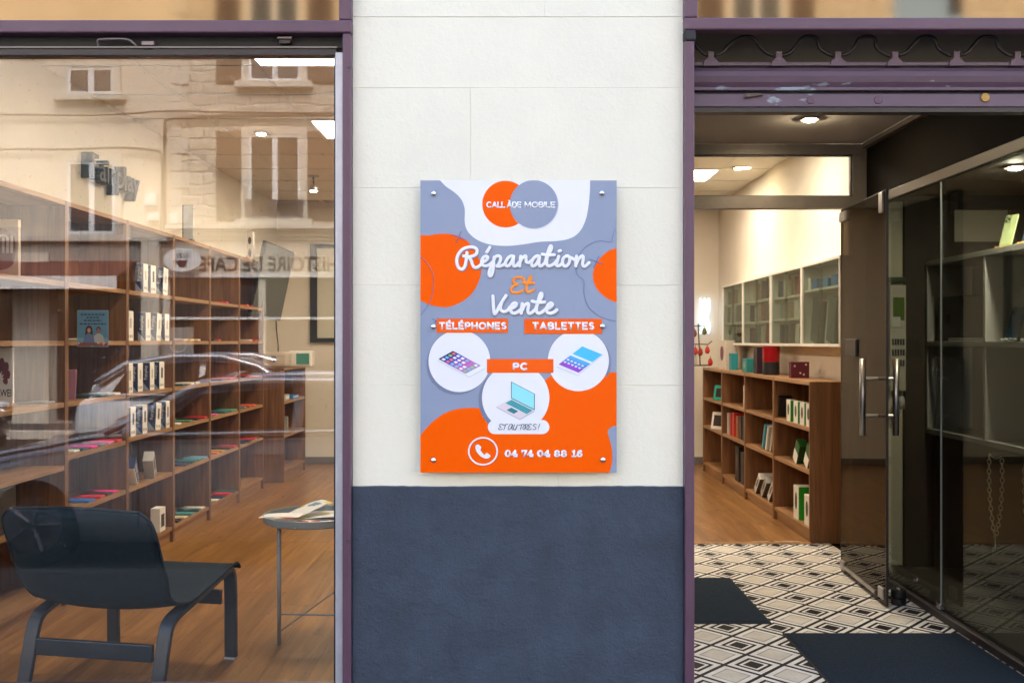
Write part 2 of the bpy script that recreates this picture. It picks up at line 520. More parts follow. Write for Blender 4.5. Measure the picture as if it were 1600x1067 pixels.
m_('asphalt', (0.034, 0.034, 0.036), 0.9, var=(3, 0.2), bump=(180, 0.5, 0.004))
m_('pavement', (0.085, 0.083, 0.078), 0.9, var=(5, 0.15), bump=(90, 0.3, 0.003))
m_('plaster_beige', (0.64, 0.575, 0.48), 0.9, var=(1.2, 0.10), bump=(40, 0.2, 0.006))
def stone_courses(name):
    m, t, p = _mat(name); N = t.nodes.new; L = t.links.new
    tc = N("ShaderNodeTexCoord"); mp = N("ShaderNodeMapping"); mp.inputs["Rotation"].default_value = (R(90), 0, 0)
    L(tc.outputs["Object"], mp.inputs[0])
    ns = N("ShaderNodeTexNoise"); ns.inputs["Scale"].default_value = 2.2; ns.inputs["Detail"].default_value = 6; L(tc.outputs["Object"], ns.inputs[0])
    mv = N("ShaderNodeMix"); mv.data_type = 'VECTOR'; mv.inputs[0].default_value = .16
    L(mp.outputs[0], mv.inputs[4]); L(ns.outputs["Color"], mv.inputs[5])
    b = N("ShaderNodeTexBrick"); b.inputs["Scale"].default_value = 1.0
    b.inputs["Brick Width"].default_value = .46; b.inputs["Row Height"].default_value = .17; b.inputs["Mortar Size"].default_value = .022; b.inputs["Mortar Smooth"].default_value = .6
    b.inputs["Color1"].default_value = (.66, .59, .48, 1); b.inputs["Color2"].default_value = (.59, .52, .42, 1); b.inputs["Mortar"].default_value = (.66, .62, .54, 1)
    L(mv.outputs[1], b.inputs[0])
    n2 = N("ShaderNodeTexNoise"); n2.inputs["Scale"].default_value = 11; n2.inputs["Detail"].default_value = 8; L(tc.outputs["Object"], n2.inputs[0])
    mr = N("ShaderNodeMapRange"); mr.inputs["From Min"].default_value = .3; mr.inputs["From Max"].default_value = .7; mr.inputs["To Min"].default_value = .62; mr.inputs["To Max"].default_value = 1.15; L(n2.outputs[0], mr.inputs[0])
    mx = N("ShaderNodeMix"); mx.data_type = 'RGBA'; mx.blend_type = 'MULTIPLY'; mx.inputs[0].default_value = 1
    L(b.outputs[0], mx.inputs[6]); L(mr.outputs[0], mx.inputs[7]); L(mx.outputs[2], p.inputs["Base Color"]); p.inputs["Roughness"].default_value = .9
    bm = N("ShaderNodeBump"); bm.inputs["Strength"].default_value = .9; bm.inputs["Distance"].default_value = .03; bm.invert = True
    ad = N("ShaderNodeMath"); ad.operation = 'MULTIPLY_ADD'; ad.inputs[1].default_value = -.5; L(n2.outputs[0], ad.inputs[0]); L(b.outputs["Fac"], ad.inputs[2])
    L(ad.outputs[0], bm.inputs["Height"]); L(bm.outputs[0], p.inputs["Normal"])
    return m
M['rough_stone'] = stone_courses('rough_stone')
m_('pale_stone', (0.62, 0.57, 0.49), 0.85, var=(4, 0.08))
m_('grey_render', (0.30, 0.285, 0.26), 0.9, var=(2, 0.1))
m_('shutter_brown', (0.115, 0.075, 0.055), 0.6, var=(8, 0.1))
m_('shutter_white', (0.74, 0.76, 0.78), 0.6)
m_('pane_dark', (0.035, 0.037, 0.042), 0.08, coat=0.4)
m_('cable', (0.10, 0.08, 0.065), 0.7)
m_('awning_red', (0.13, 0.05, 0.045), 0.8)
m_('kerb_stone', (0.10, 0.097, 0.09), 0.9, var=(5, .15))
m_('highlight_metal', (0.85, 0.86, 0.88), 0.14, 0.9)  # for tubes that imitate sky highlights on the cars
m_('roof_tile', (0.30, 0.13, 0.08), 0.85, var=(9, 0.3))
m_('line_paint', (0.80, 0.80, 0.79), 0.8)

struct('ground', MB().box(-90, 90, -90, 90, -0.6, -0.34), M['asphalt'])
struct('road', MB().box(-60, 60, -13.2, -3.3, -0.34, -0.30), M['asphalt'])
pv = tag(bpy.data.objects.new('pavement', None), kind='structure'); C.objects.link(pv)
MB().box(-60, 60, -3.16, -0.02, -0.34, -0.17).build('pavement_slab', M['pavement'], pv)
MB().box(-60, 60, -3.30, -3.164, -0.34, -0.165).build('kerb', M['kerb_stone'], pv, bevel=0.012)
pv2 = tag(bpy.data.objects.new('pavement', None), kind='structure'); C.objects.link(pv2)
MB().box(-60, 60, -14.8, -13.34, -0.34, -0.17).build('pavement_slab', M['pavement'], pv2)
MB().box(-60, 60, -13.336, -13.2, -0.34, -0.165).build('kerb', M['pale_stone'], pv2, bevel=0.012)

YF = -14.80
SF = F / 17.89
def fx(px): return (px - 800) / SF
def fz(py): return CAM_Z + (533.5 - py) / SF

def house_window(parent, x0, x1, z0, z1, shut=None, frame=M['pale_stone'], mull=2, sill=True, railing=False, leafmat=None):
    """window standing in the facade: surround, panes, mullions, sill, opened shutters, all parts of the house"""
    w = MB(); b = 0.12
    w.box(x0 - b, x0, YF, YF + 0.07, z0, z1 + b).box(x1, x1 + b, YF, YF + 0.07, z0, z1 + b).box(x0, x1, YF, YF + 0.07, z1, z1 + b)
    fr = w.build('window', frame, parent)
    MB().box(x0, x1, YF, YF + 0.012, z0, z1).build('pane', M['pane_dark'], fr)
    mb = MB(); t = 0.055
    for k in range(mull + 1):
        x = x0 + (x1 - x0 - t) * k / mull
        tt = t * (1.5 if 0 < k < mull else 1)
        mb.box(x - (tt - t) / 2, x + tt, YF + 0.013, YF + 0.05, z0 + t, z1 - t)
    mb.box(x0, x1, YF + 0.013, YF + 0.05, z0, z0 + t).box(x0, x1, YF + 0.013, YF + 0.05, z1 - t, z1)
    mb.build('frame', M['shutter_white'], fr)
    if sill:
        MB().box(x0 - 0.22, x1 + 0.22, YF, YF + 0.16, z0 - 0.12, z0 - 0.003).build('sill', M['pale_stone'], fr, bevel=0.01)
    if railing:
        rb = MB()
        for z in (z0 + 0.05, z0 + 0.30):
            rb.box(x0 - 0.06, x1 + 0.06, YF + 0.075, YF + 0.095, z, z + 0.02)
        n = 9
        for i in range(n):
            xc = x0 + (x1 - x0) * (i + 0.5) / n
            rb.tube([(xc + 0.05 * math.cos(a), YF + 0.085, z0 + 0.185 + 0.1 * math.sin(a)) for a in [2 * PI * k / 10 for k in range(10)]], 0.008, 5, closed=True)
        for xc in (x0, (x0 + x1) / 2, x1):
            rb.box(xc - 0.05, xc + 0.05, YF + 0.074, YF + 0.10, z0 + 0.07, z0 + 0.36)
        rb.build('railing', M['gear_metal'], fr)
    if shut:
        for sgn, xs in ((-1, x0 - b - 0.004), (1, x1 + b + 0.004)):
            sw = shut
            a, c = (xs - sw, xs) if sgn < 0 else (xs, xs + sw)
            sm = MB().box(a, c, YF + 0.005, YF + 0.03, z0 - 0.02, z1 + 0.06)
            nsl = 14
            for i in range(nsl):
                zz = z0 + (z1 - z0) * i / nsl
                sm.box(a + 0.05, c - 0.05, YF + 0.031, YF + 0.045, zz + 0.01, zz + 0.06)
            sm.build('shutter', leafmat or M['shutter_brown'], parent)
    return fr

XAB = fx(265)
# house A, smooth beige plaster, grey ground floor
hA = thing('plaster_house', 'beige plastered house across the street, mirrored in the left part of the shop window', 'house', (0, 0, 0))
zA = fz(371)
MB().box(fx(-900), XAB, YF - 7, YF, zA, 10.0).build('wall', M['plaster_beige'], hA)
MB().box(fx(-900), XAB, YF - 7, YF - 0.002, -0.17, zA - 0.003).build('ground_floor_wall', M['grey_render'], hA)
MB().box(fx(-900), XAB - 0.01, YF - 0.001, YF + 0.09, fz(378), fz(367)).build('moulding', M['pale_stone'], hA, bevel=0.02)
MB().box(fx(-900) - .2, XAB + .2, YF - 7.3, YF + 0.45, 10.003, 10.2).build('roof', M['roof_tile'], hA)
house_window(hA, fx(105), fx(178), fz(148), fz(105), leafmat=M['shutter_white'], sill=True)
house_window(hA, fx(105), fx(180), fz(366), fz(252), sill=False)
house_window(hA, fx(-120), fx(-50), fz(366), fz(252), sill=False)
house_window(hA, fx(-120), fx(-50), fz(148), fz(60), shut=0.45, leafmat=M['shutter_white'])
house_window(hA, fx(-330), fx(-250), fz(340), fz(215), shut=0.5)
house_window(hA, fx(105), fx(178), 8.0, 9.3, shut=0.42, leafmat=M['shutter_white'])
MB().box(fx(222), fx(250), YF, YF + 0.10, -0.17, fz(378) - 0.003).build('pilaster', M['pale_stone'], hA)
MB().box(fx(20), fx(76), YF, YF + 0.06, -0.17, fz(395)).build('door', M['pale_stone'], hA)
MB().box(fx(88), fx(219), YF, YF + 0.02, -0.1, fz(440)).build('shop_pane', M['pane_dark'], hA)
MB().box(fx(-420), fx(17), YF, YF + 0.02, -0.1, fz(440)).build('shop_pane', M['pane_dark'], hA)

aw = thing('awning', 'narrow red awning with a white valance over the ground floor of the plastered house', 'awning', (0, 0, 0))
MB().prism([(YF + 0.002, 2.75), (YF + 0.9, 2.42), (YF + 0.9, 2.38), (YF + 0.002, 2.70)], 'x', fx(-190), fx(212)).build('canopy', M['awning_red'], aw)
MB().box(fx(-190), fx(212), YF + 0.902, YF + 0.91, 2.20, 2.42).build('valance', M['line_paint'], aw)

# house B, rough stone with quoins, cafe below
hB = thing('stone_house', 'rough stone house with brown shutters above a cafe, mirrored in the shop window', 'house', (0, 0, 0))
XB1 = 6.85
MB().box(XAB + 0.004, XB1, YF - 7, YF, fz(376), 9.6).build('wall', M['rough_stone'], hB)
MB().box(XAB + 0.004, XB1, YF - 7, YF - 0.004, -0.17, fz(376) - 0.003).build('ground_floor_wall', M['grey_render'], hB)
MB().box(XAB - 0.1, XB1 + .3, YF - 7.3, YF + 0.4, 9.603, 9.85).build('roof', M['roof_tile'], hB)
zz = fz(376)
k = 0
qm = {}
while zz < 9.5:                                            # quoins, long and short by turns
    wq = 0.34 if k % 2 else 0.2
    MB().box(XAB + 0.006, XAB + wq, YF - 0.001, YF + 0.03, zz, zz + 0.30).build('quoin', M['pale_stone'], hB, bevel=0.012)
    zz += 0.312; k += 1
house_window(hB, fx(388), fx(470), fz(343), fz(210), shut=0.46, railing=True)
house_window(hB, fx(388), fx(470), fz(128), fz(4) + 0.55, shut=0.46)
for cx in (640, 900, 1140):
    house_window(hB, fx(cx), fx(cx + 82), fz(343), fz(210), shut=0.46, railing=True)
    house_window(hB, fx(cx), fx(cx + 82), fz(128), fz(4) + 0.55, shut=0.46)
mb = MB()
for (a, b, pr) in ((376, 371, 0.10), (370.6, 364, 0.16), (363.6, 360, 0.24), (359.6, 354, 0.30)):
    mb.box(XAB + 0.008, XB1, YF + 0.001, YF + pr, fz(a), fz(b))
mb.build('cornice', M['pale_stone'], hB)
MB().box(fx(275), fx(760), YF + 0.001, YF + 0.07, fz(428), fz(378)).build('fascia', M['plaster_beige'], hB)
MB().box(fx(250), fx(760), YF + 0.001, YF + 0.14, fz(434), fz(428.5)).build('white_rail', M['line_paint'], hB)
MB().box(fx(250), fx(760), YF + 0.001, YF + 0.10, fz(499.5), fz(495.5)).build('white_rail', M['line_paint'], hB)
MB().box(fx(258), fx(760), YF, YF + 0.02, 0.35, fz(434) - 0.004).build('shop_pane', M['pane_dark'], hB)
for px in (256, 405, 560, 756):
    MB().box(fx(px), fx(px) + 0.12, YF + 0.021, YF + 0.09, -0.17, fz(434) - 0.006).build('mullion', M['pale_stone'], hB)
text("HISTOIRE DE CAFE", nm('faded_letters', (.27, .21, .165), .7), (fx(420), YF + 0.072, fz(412)), NORTH, hB, width=fx(528) - fx(313), height=0.27, extrude=0.02, offset=0.006)

ov = thing('oval_cafe_sign', 'pale oval sign with a steaming coffee cup at the end of the cafe fascia', 'sign', (fx(293), YF + 0.32, fz(408)))
rot = Matrix.Rotation(R(-90), 4, 'X')
o = MB().lathe([(1, -0.02), (1, 0.02)], 40, m=rot).build('board', M['line_paint'], ov); o.scale = (0.33, 1, 0.21)
cm = MB()
cm.prism([(x, z) for x, z in [(-.1, -.01), (.1, -.01), (.075, -.09), (.03, -.13), (-.03, -.13), (-.075, -.09)]], 'y', 0.021, 0.027)
cm.tube([(-.1 - .03 + .03 * math.cos(a), 0.024, -.05 + .035 * math.sin(a)) for a in [2 * PI * i / 10 for i in range(10)]], .007, 5, closed=True)
cm.build('cup_drawing', M['awning_red'], ov)
stm = MB()
for i in range(4):
    stm.tube(cr([(-.1 + i * .06, .024, .03), (-.07 + i * .06, .024, .06), (-.1 + i * .06, .024, .09), (-.06 + i * .06, .024, .12)]), .008, 5)
stm.build('steam_drawing', M['shutter_brown'], ov)
MB().box(-0.02, 0.02, -0.31, -0.03, -0.02, 0.02).build('bracket', M['gear_metal'], ov)

bd = thing('cafe_board', 'grey cafe board with a cup drawing standing under the oval sign', 'board', (fx(285), YF + 0.25, -0.17))
MB().box(-0.27, 0.27, 0, 0.03, 0.9, 1.72).build('panel', M['grey_render'], bd)
MB().tube([(0.14 * math.cos(a), 0.034, 1.4 + 0.12 * math.sin(a)) for a in [2 * PI * i / 16 for i in range(16)]], 0.012, 5, closed=True).build('cup_drawing', M['line_paint'], bd)
for s in (-1, 1): MB().box(s * .24 - .015, s * .24 + .015, 0, 0.03, 0, 0.897).build('leg', M['gear_metal'], bd)

hC = thing('brown_stone_house', 'dark rubble stone house beyond the gap, mirrored in the glass over the entrance', 'house', (0, 0, 0))
MB().prism([(8.0, YF + .2), (22, YF + .2), (22, YF - 7), (11.4, YF - 7)], 'z', -0.17, 9.5).build('wall', M['rough_stone'], hC)
MB().prism([(7.7, YF + .7), (22.3, YF + .7), (22.3, YF - 7.2), (11.0, YF - 7.2)], 'z', 9.503, 9.75).build('roof', M['roof_tile'], hC)

def cable(label, pts, r=0.018):
    o = MB().tube(cr(pts, n=5), r, 6).build('cable', M['cable'], smooth=True)
    return tag(o, label, 'cable')
yc = YF + 0.10
cable('upper black cable sagging right across both house fronts', [(fx(-500), yc, fz(172)), (fx(0), yc, fz(180)), (fx(160), yc, fz(181)), (fx(265), yc, fz(175)), (fx(380), yc, fz(177)), (fx(700), yc, fz(178)), (fx(1200), yc, fz(165))])
cable('lower cable along the plaster front that bends down beside the downpipe', [(fx(-500), yc, fz(240)), (fx(0), yc, fz(234)), (fx(90), yc, fz(235)), (fx(190), yc, fz(232)), (fx(240), yc, fz(236)), (fx(254), yc, fz(246)), (fx(255), yc, fz(300)), (fx(253), yc, fz(362))], 0.022)
cable('cable rising along the house corner and turning along the stone front', [(fx(259), yc, fz(360)), (fx(259), yc, fz(250)), (fx(259), yc, fz(200)), (fx(264), yc, fz(189)), (fx(290), yc, fz(186)), (fx(420), yc, fz(182)), (fx(1200), yc, fz(178))], 0.026)
for (a, b, c, d, lb) in ((228, 247, 303, 323, 'larger white meter box high on the plaster front beside the downpipe'), (233, 250, 333, 346, 'small white meter box below the larger one on the plaster front'), (268, 279, 333, 351, 'narrow white box on the stone corner beside the downpipe')):
    t = thing('meter_box', lb, 'box', (fx((a + b) / 2), YF + 0.035, fz((c + d) / 2)))
    MB().box(-(b - a) / 2 / SF, (b - a) / 2 / SF, -0.03, 0.10, -(d - c) / 2 / SF, (d - c) / 2 / SF).build('casing', M['shutter_white'], t, bevel=0.01)
    MB().box(-(b - a) / 2 / SF * .8, (b - a) / 2 / SF * .8, 0.101, 0.11, -(d - c) / 2 / SF * .8, (d - c) / 2 / SF * .8).build('door', M['line_paint'], t)

# ---- parked cars (seen in the shop window)
m_('car_silver', (0.60, 0.61, 0.64), 0.2, 0.25, coat=1.0)
m_('car_white', (0.82, 0.82, 0.82), 0.22, 0.15, coat=1.0)
m_('car_black', (0.02, 0.02, 0.024), 0.25, 0.0, coat=1.0)
m_('car_glass', (0.02, 0.022, 0.025), 0.05, coat=0.6)
m_('rubber', (0.02, 0.02, 0.02), 0.8)
m_('lamp_glass', (0.7, 0.72, 0.75), 0.08, 0.6, coat=1.0)

def car(label, x_front, y_near, z0, length, sgn, body, H=1.44, group='cars parked along the street'):
    """hatchback; local x runs from the nose (0) to the tail, y=0 is its middle; sgn=+1 noses to -x"""
    t = thing('parked_car', label, 'car', (x_front, y_near - 0.9, z0), 0 if sgn > 0 else PI, group)
    L = length / 4.3
    def loft(st, name, mat, par, sub=1):
        mb = MB(); n = len(st[0][1])
        for x, ring in st:
            mb.v += [(x * L, y, z) for y, z in ring]
        for i in range(len(st) - 1):
            for j in range(n - 1):
                a = i * n + j
                mb.f.append((a, a + 1, a + n + 1, a + n))
        mb.f.append(tuple(range(n))[::-1]); mb.f.append(tuple(range((len(st) - 1) * n, len(st) * n)))
        o = mb.build(name, mat, par, smooth=True)
        m = o.modifiers.new('sub', 'SUBSURF'); m.levels = sub; m.render_levels = sub
        return o
    def sec(w, zb, zt, crown):
        h = [(w * .86, zb), (w * .98, zb + .10), (w, zb + .28), (w * .985, (zb + zt) / 2 + .1), (w * .94, zt - .05), (w * .84, zt), (w * .45, zt + crown)]
        return h + [(-y, z) for y, z in h[::-1]]
    st = [(0.0, .62, .25, .55, .02), (.06, .74, .20, .66, .02), (.35, .86, .18, .78, .03), (.9, .89, .17, .88, .04), (1.3, .90, .17, .95, .03), (2.2, .90, .17, .97, .01), (3.3, .90, .18, .99, .01), (3.95, .87, .2, 1.0, .01), (4.22, .80, .26, .93, .01), (4.3, .70, .34, .8, .01)]
    loft([(x, sec(w, zb, zt, c)) for x, w, zb, zt, c in st], 'body', body, t)
    def gsec(w, zb, zt):
        h = [(w, zb), (w - (zt - zb) * .13, zb + (zt - zb) * .5), (w - (zt - zb) * .30, zt - .05), (w - (zt - zb) * .45 - .06, zt), (w * .35, zt + .02)]
        return h + [(-y, z) for y, z in h[::-1]]
    gst = [(1.22, .82, .93, .95), (1.5, .82, .94, 1.10), (1.95, .82, .95, 1.34), (2.3, .82, .95, H - .02), (2.9, .82, .96, H), (3.5, .81, .97, H - .04), (3.95, .78, .97, 1.22), (4.15, .75, .96, 1.02)]
    loft([(x, gsec(w, zb, zt)) for x, w, zb, zt in gst], 'roof', body, t)
    for s in (-1, 1):
        def q(x, f, zb, zt):
            w = .82
            return (x * L, s * (w - (zt - zb) * .28 * f + .012), zb + (zt - zb) * f)
        wm = MB()
        wm.add([q(1.62, .12, .95, 1.15), q(2.6, .12, .95, H), q(2.6, .86, .95, H), q(2.25, .86, .95, H - .03), q(1.95, .82, .95, 1.30)], [(0, 1, 2, 3, 4)])
        wm.build('window', M['car_glass'], t)
        wm = MB()
        wm.add([q(2.68, .12, .95, H), q(3.75, .14, .96, 1.3), q(3.55, .82, .96, H - .07), q(2.68, .86, .95, H)], [(0, 1, 2, 3)])
        wm.build('window', M['car_glass'], t)
        MB().tube([q(1.3, .3, .93, .99), q(1.62, .9, .95, 1.14), q(1.95, .93, .95, 1.33), q(2.4, .95, .95, H), q(3.0, .95, .95, H), q(3.6, .92, .95, H - .08), q(3.95, .6, .95, 1.22)], 0.046, 8).build('roof_highlight', M['highlight_metal'], t, smooth=True)  # added tube imitating the sky highlight along the roof edge
        MB().tube(cr([(.10 * L, s * .70, .655), (.4 * L, s * .80, .775), (.9 * L, s * .84, .87), (1.3 * L, s * .85, .935), (2.2 * L, s * .85, .958), (3.3 * L, s * .85, .98), (4.0 * L, s * .83, .985)], n=4), .020, 8).build('belt_highlight', M['highlight_metal'], t, smooth=True)  # added tube imitating the bright highlight along the belt line
        mir = MB().lathe([(.02, -.09), (.075, -.07), (.09, 0), (.075, .07), (.02, .09)], 12, m=Matrix.Rotation(R(90), 4, 'X')).build('mirror', body, t, loc=(1.55 * L, s * .98, .98), smooth=True)
        mir.scale = (.75, 1.15, .85)
        MB().cbox((0, 0, 0), (.2, .025, .03)).build('handle', body, t, loc=(2.45 * L, s * .905, .82), bevel=.01)
        MB().box(1.55 * L, 1.556 * L, s * .90 - .004, s * .90 + .004, .3, .9).build('door_seam', M['black'], t)
        hl = MB().lathe([(.02, -.02), (.9, 0), (1, .05), (.6, .1)], 14, m=Matrix.Rotation(R(90) * -s, 4, 'X')).build('headlight', M['lamp_glass'], t, loc=(.33 * L, s * .78, .70), smooth=True, rot=(0, R(12), R(-25) * s))
        hl.scale = (.24, .6, .09)
        for xw in (.82, 3.45):
            wl = MB().lathe([(.20, -.1), (.30, -.1), (.315, -.07), (.315, .07), (.30, .1), (.20, .1)], 24, m=Matrix.Rotation(R(90), 4, 'X')).build('wheel', M['rubber'], t, loc=(xw * L, s * .80, .315), smooth=True)
            rm = MB().lathe([(.03, .112), (.205, .104), (.21, .09)] if s < 0 else [(.21, -.09), (.205, -.104), (.03, -.112)], 20, m=Matrix.Rotation(R(90), 4, 'X'))
            for k in range(5):
                a = 2 * PI * k / 5
                rm.tube([(0.03 * math.cos(a), s * .113, .03 * math.sin(a)), (.2 * math.cos(a), s * .108, .2 * math.sin(a))], .022, 5)
            rm.build('rim', M['gear_metal'], wl)
    wsm = MB().add([(1.33 * L, -.74, 1.0), (1.33 * L, .74, 1.0), (1.94 * L, .60, 1.335), (1.94 * L, -.60, 1.335)], [(0, 1, 2, 3)])
    for i, v in enumerate(wsm.v): wsm.v[i] = (v[0] - .02, v[1], v[2] + .035)
    wsm.build('windscreen', M['car_glass'], t)
    MB().box(-.012, .02, -.26, .26, .34, .45).build('number_plate', M['line_paint'], t)
    MB().box(.0, .04, -.5, .5, .22, .32).build('grille', M['black'], t)
    return t
car('silver hatchback parked right behind the viewer, seen mirrored low in the shop window', -4.25, -3.95, -0.32, 4.4, 1, M['car_silver'], 1.34)
car('white hatchback on the far side of the road, seen mirrored between the bookcases', -1.15, -8.3, -0.30, 4.0, -1, M['car_white'])
car('black car parked beyond the white one, seen mirrored at the left edge of the window', -6.7, -8.6, -0.30, 4.2, -1, M['car_black'], 1.40)

# ------------------------------------------------------------------ shop front wall
pw = thing('painted_wall', 'cream painted stone block pier with a dark blue-grey plinth between the window and the entrance', 'wall', (0, 0, 0))
PX0, PX1 = wx(551, 3.09), wx(1067.5, 3.09)
joints = [0.846, 1.164, 1.4738, 1.7757, 2.0856, 2.306, 2.612, 2.78]
vj = {0: [0.143], 1: [-0.02], 2: [-0.24, 0.29], 3: [-0.129], 4: [], 5: [0.1]}
bs = 0.0007
for i in range(len(joints) - 1):
    xs = [PX0] + vj.get(i, []) + [PX1]
    for a, b in zip(xs, xs[1:]):
        o = MB().box(a + (.0003 if a != PX0 else 0), b - (.0003 if b != PX1 else 0), rnd.uniform(-0.0012, 0.0012), 0.06, joints[i] + bs * .6, joints[i + 1] - bs * .6).build('stone_block', M['cream_paint'], pw, bevel=0.0011)
MB().box(PX0 + .003, PX1 - .003, 0.0022, 0.36, -0.17, 2.7795).build('core', M['cream_paint'], pw)
# the plinth: rendered coat standing a little proud, its top edge not quite straight
mb = MB(); n = 46; top = []
for i in range(n + 1):
    top.append((PX0 + (PX1 - PX0) * i / n, 0.852 + 0.0008 * math.sin(i * .37) + 0.0007 * rnd.uniform(-1, 1)))
mb.prism([(PX0, -0.16)] + [(PX1, -0.16)] + top[::-1], 'y', -0.011, 0.007)
mb.build('plinth', M['navy_render'], pw, bevel=0.003)
MB().box(-9, 9, 0.0, 0.36, 2.783, 8.2).build('upper_wall', M['cream_paint'], pw)  # unseen upper wall, carried up so the daylight comes out right
MB().box(-9, -2.66, 0.0, 0.36, -0.17, 2.78).build('side_wall', M['cream_paint'], pw)
MB().box(3.32, 9, 0.0, 0.36, -0.17, 2.78).build('side_wall', M['cream_paint'], pw)
MB().box(-2.66, PX0 - .001, 0.0, 0.09, -0.17, 0.16).build('window_breast', M['navy_render'], pw)
MB().box(-3.4, 4.6, 0.37, 7.9, 2.97, 3.1).build('sky_block_slab', M['plaster_ceiling'], pw)  # unseen slab added to keep sky light out of the shop

# ---- left shop window
sw = thing('shop_window', 'large shop window in a purple frame left of the cream pier, reflecting the street', 'window', (0, 0, 0))
xl, xr = -2.65, PX0 - 0.0005
MB().box(wx(537.5, 3.09), xr, -0.03, 0.07, 0.17, 2.2466).build('stile', M['purple'], sw, bevel=0.004)
MB().box(wx(532, 3.09), xr + 0.002, -0.032, 0.07, 2.2870, 2.775).build('stile', M['purple'], sw, bevel=0.004)
MB().box(xl, xr + 0.002, -0.034, 0.07, 2.2470, 2.2865).build('top_rail', M['purple'], sw, bevel=0.005)
MB().box(xl, xr - 0.0, 0.012, 0.07, 2.2125, 2.2466).build('shutter_slot', M['black_gap'], sw)
MB().box(xl, wx(528, 3.09), -0.012, 0.03, 2.2065, 2.2115).build('slot_lip', M['alu_brown'], sw)
MB().box(xl, wx(526, 3.09), -0.006, 0.04, 2.187, 2.206).build('head_rail', M['dark_brown_metal'], sw)
MB().box(wx(524.5, 3.09), wx(537.2, 3.09), -0.008, 0.045, 0.17, 2.195).build('glazing_strip', M['alu'], sw, bevel=0.003)
MB().box(wx(521.8, 3.09), wx(524.3, 3.09), 0.0, 0.05, 0.17, 2.187).build('gasket', M['black'], sw)
MB().box(xl, wx(524, 3.09), -0.01, 0.08, 0.17, 0.22).build('bottom_rail', M['purple'], sw, bevel=0.004)
MB().box(xl - .002, xl + 0.05, -0.03, 0.07, 0.225, 2.18).build('stile', M['purple'], sw, bevel=0.004)
MB().box(xl + 0.052, wx(523, 3.09), 0.020, 0.028, 0.222, 2.1865).build('pane', M['win_glass'], sw)
MB().box(xl, wx(532, 3.09) - .002, 0.0, 0.012, 2.2885, 2.775).build('transom_pane', M['bronze_mirror'], sw)
gm = MB().tube(cr([(wx(155, 3.09), -0.004, wz(75, 3.09)), (wx(156, 3.09), -0.012, wz(66, 3.09)), (wx(165, 3.09), -0.014, wz(64, 3.09)), (wx(200, 3.09), -0.014, wz(64, 3.09)), (wx(211, 3.09), -0.012, wz(70, 3.09)), (wx(214, 3.09), -0.004, wz(75, 3.09))]), 0.0045, 6)
gm.build('shutter_handle', M['gear_metal'], sw, smooth=True)
for a, b, c, d in ((223, 243, 66, 73), (434, 457, 59, 63)):
    o = MB().box(wx(a, 3.09), wx(b, 3.09), -0.012, 0.02, wz(d, 3.09), wz(c, 3.09)).build('shutter_catch', M['gear_metal'], sw, bevel=0.002)
    MB().box(wx(a + 3, 3.09), wx(b - 3, 3.09), -0.006, 0.02, wz(d, 3.09) - .012, wz(d, 3.09) - .0005).build('catch_stem', M['dark_brown_metal'], o)

# ---- entrance frame and rolling grille
ef = thing('entrance_frame', 'purple frame with a bronze glass transom around the recessed shop entrance', 'frame', (0, 0, 0))
xr0, xr1 = PX1 + 0.0005, wx(1082.5, 3.09)
MB().box(xr0, xr1, -0.03, 0.10, -0.16, 2.2555).build('stile', M['purple'], ef, bevel=0.004)
MB().box(xr0 - 0.002, wx(1087.5, 3.09), -0.032, 0.10, 2.2945, 2.775).build('stile', M['purple'], ef, bevel=0.004)
MB().box(xr0 - 0.002, 3.32, -0.034, 0.02, 2.2560, 2.2940).build('top_rail', M['purple'], ef, bevel=0.005)
MB().box(wx(1087.5, 3.09) + .001, 3.32, 0.0, 0.012, 2.2945, 2.775).build('transom_pane', M['bronze_mirror'], ef)
MB().box(xr0 - .004, xr1 + .004, -0.036, -0.006, 2.222, 2.2555).build('corner_block', M['black_gap'], ef, bevel=0.006)
MB().box(2.05, 2.10, -0.03, 0.10, -0.16, 2.2555).build('stile', M['purple'], ef, bevel=0.004)
MB().box(2.101, 3.32, 0.03, 0.038, 0.25, 2.2555).build('pane', M['clear_glass'], ef)
MB().box(2.101, 3.32, -0.0, 0.10, -0.16, 0.249).build('bottom_rail', M['purple'], ef)
MB().box(xr1, 2.049, 0.02, 0.12, -0.165, -0.012).build('threshold', M['pale_stone'], ef)

gr = thing('rolling_grille', 'raised purple rolling grille with wavy bars and flaking bottom bar over the entrance', 'grille', (0, 0, 0))
DG = 3.17; yg = wy(DG)
def gz(py): return wz(py, DG)
def gx(px): return wx(px, DG)
feet = [1110, 1216, 1308, 1397, 1493, 1588, 1682, 1776, 1870]
for i, px in enumerate(feet):
    nx = feet[i + 1] if i + 1 < len(feet) else px + 94
    mid = (px + nx) / 2 + 2
    pts = [(px + 6, 87), (px + 18, 83), (px + 28, 72), (mid - 12, 61), (mid, 57), (mid + 13, 61), (nx - 28, 74), (nx - 18, 83), (nx - 6, 88)]
    MB().tube(cr([(gx(x), yg, gz(y)) for x, y in pts], n=4), 0.0062, 6).build('wavy_bar', M['dark_brown_metal'], gr, smooth=True)
    MB().prism([(gx(px - 13), gz(105)), (gx(px + 13), gz(105)), (gx(px + 11), gz(97)), (gx(px + 5), gz(92)), (gx(px + 5), gz(82)), (gx(px - 5), gz(82)), (gx(px - 5), gz(92)), (gx(px - 11), gz(97))], 'y', yg - 0.012, yg - 0.004).build('foot_plate', M['purple_worn'], gr, bevel=0.002)
MB().tube(cr([(gx(1079), yg, gz(60)), (gx(1088), yg, gz(72)), (gx(1098), yg, gz(83)), (gx(1106), yg, gz(87))], n=4), 0.0062, 6).build('wavy_bar', M['dark_brown_metal'], gr, smooth=True)
x0, x1 = xr1 + .002, 2.045
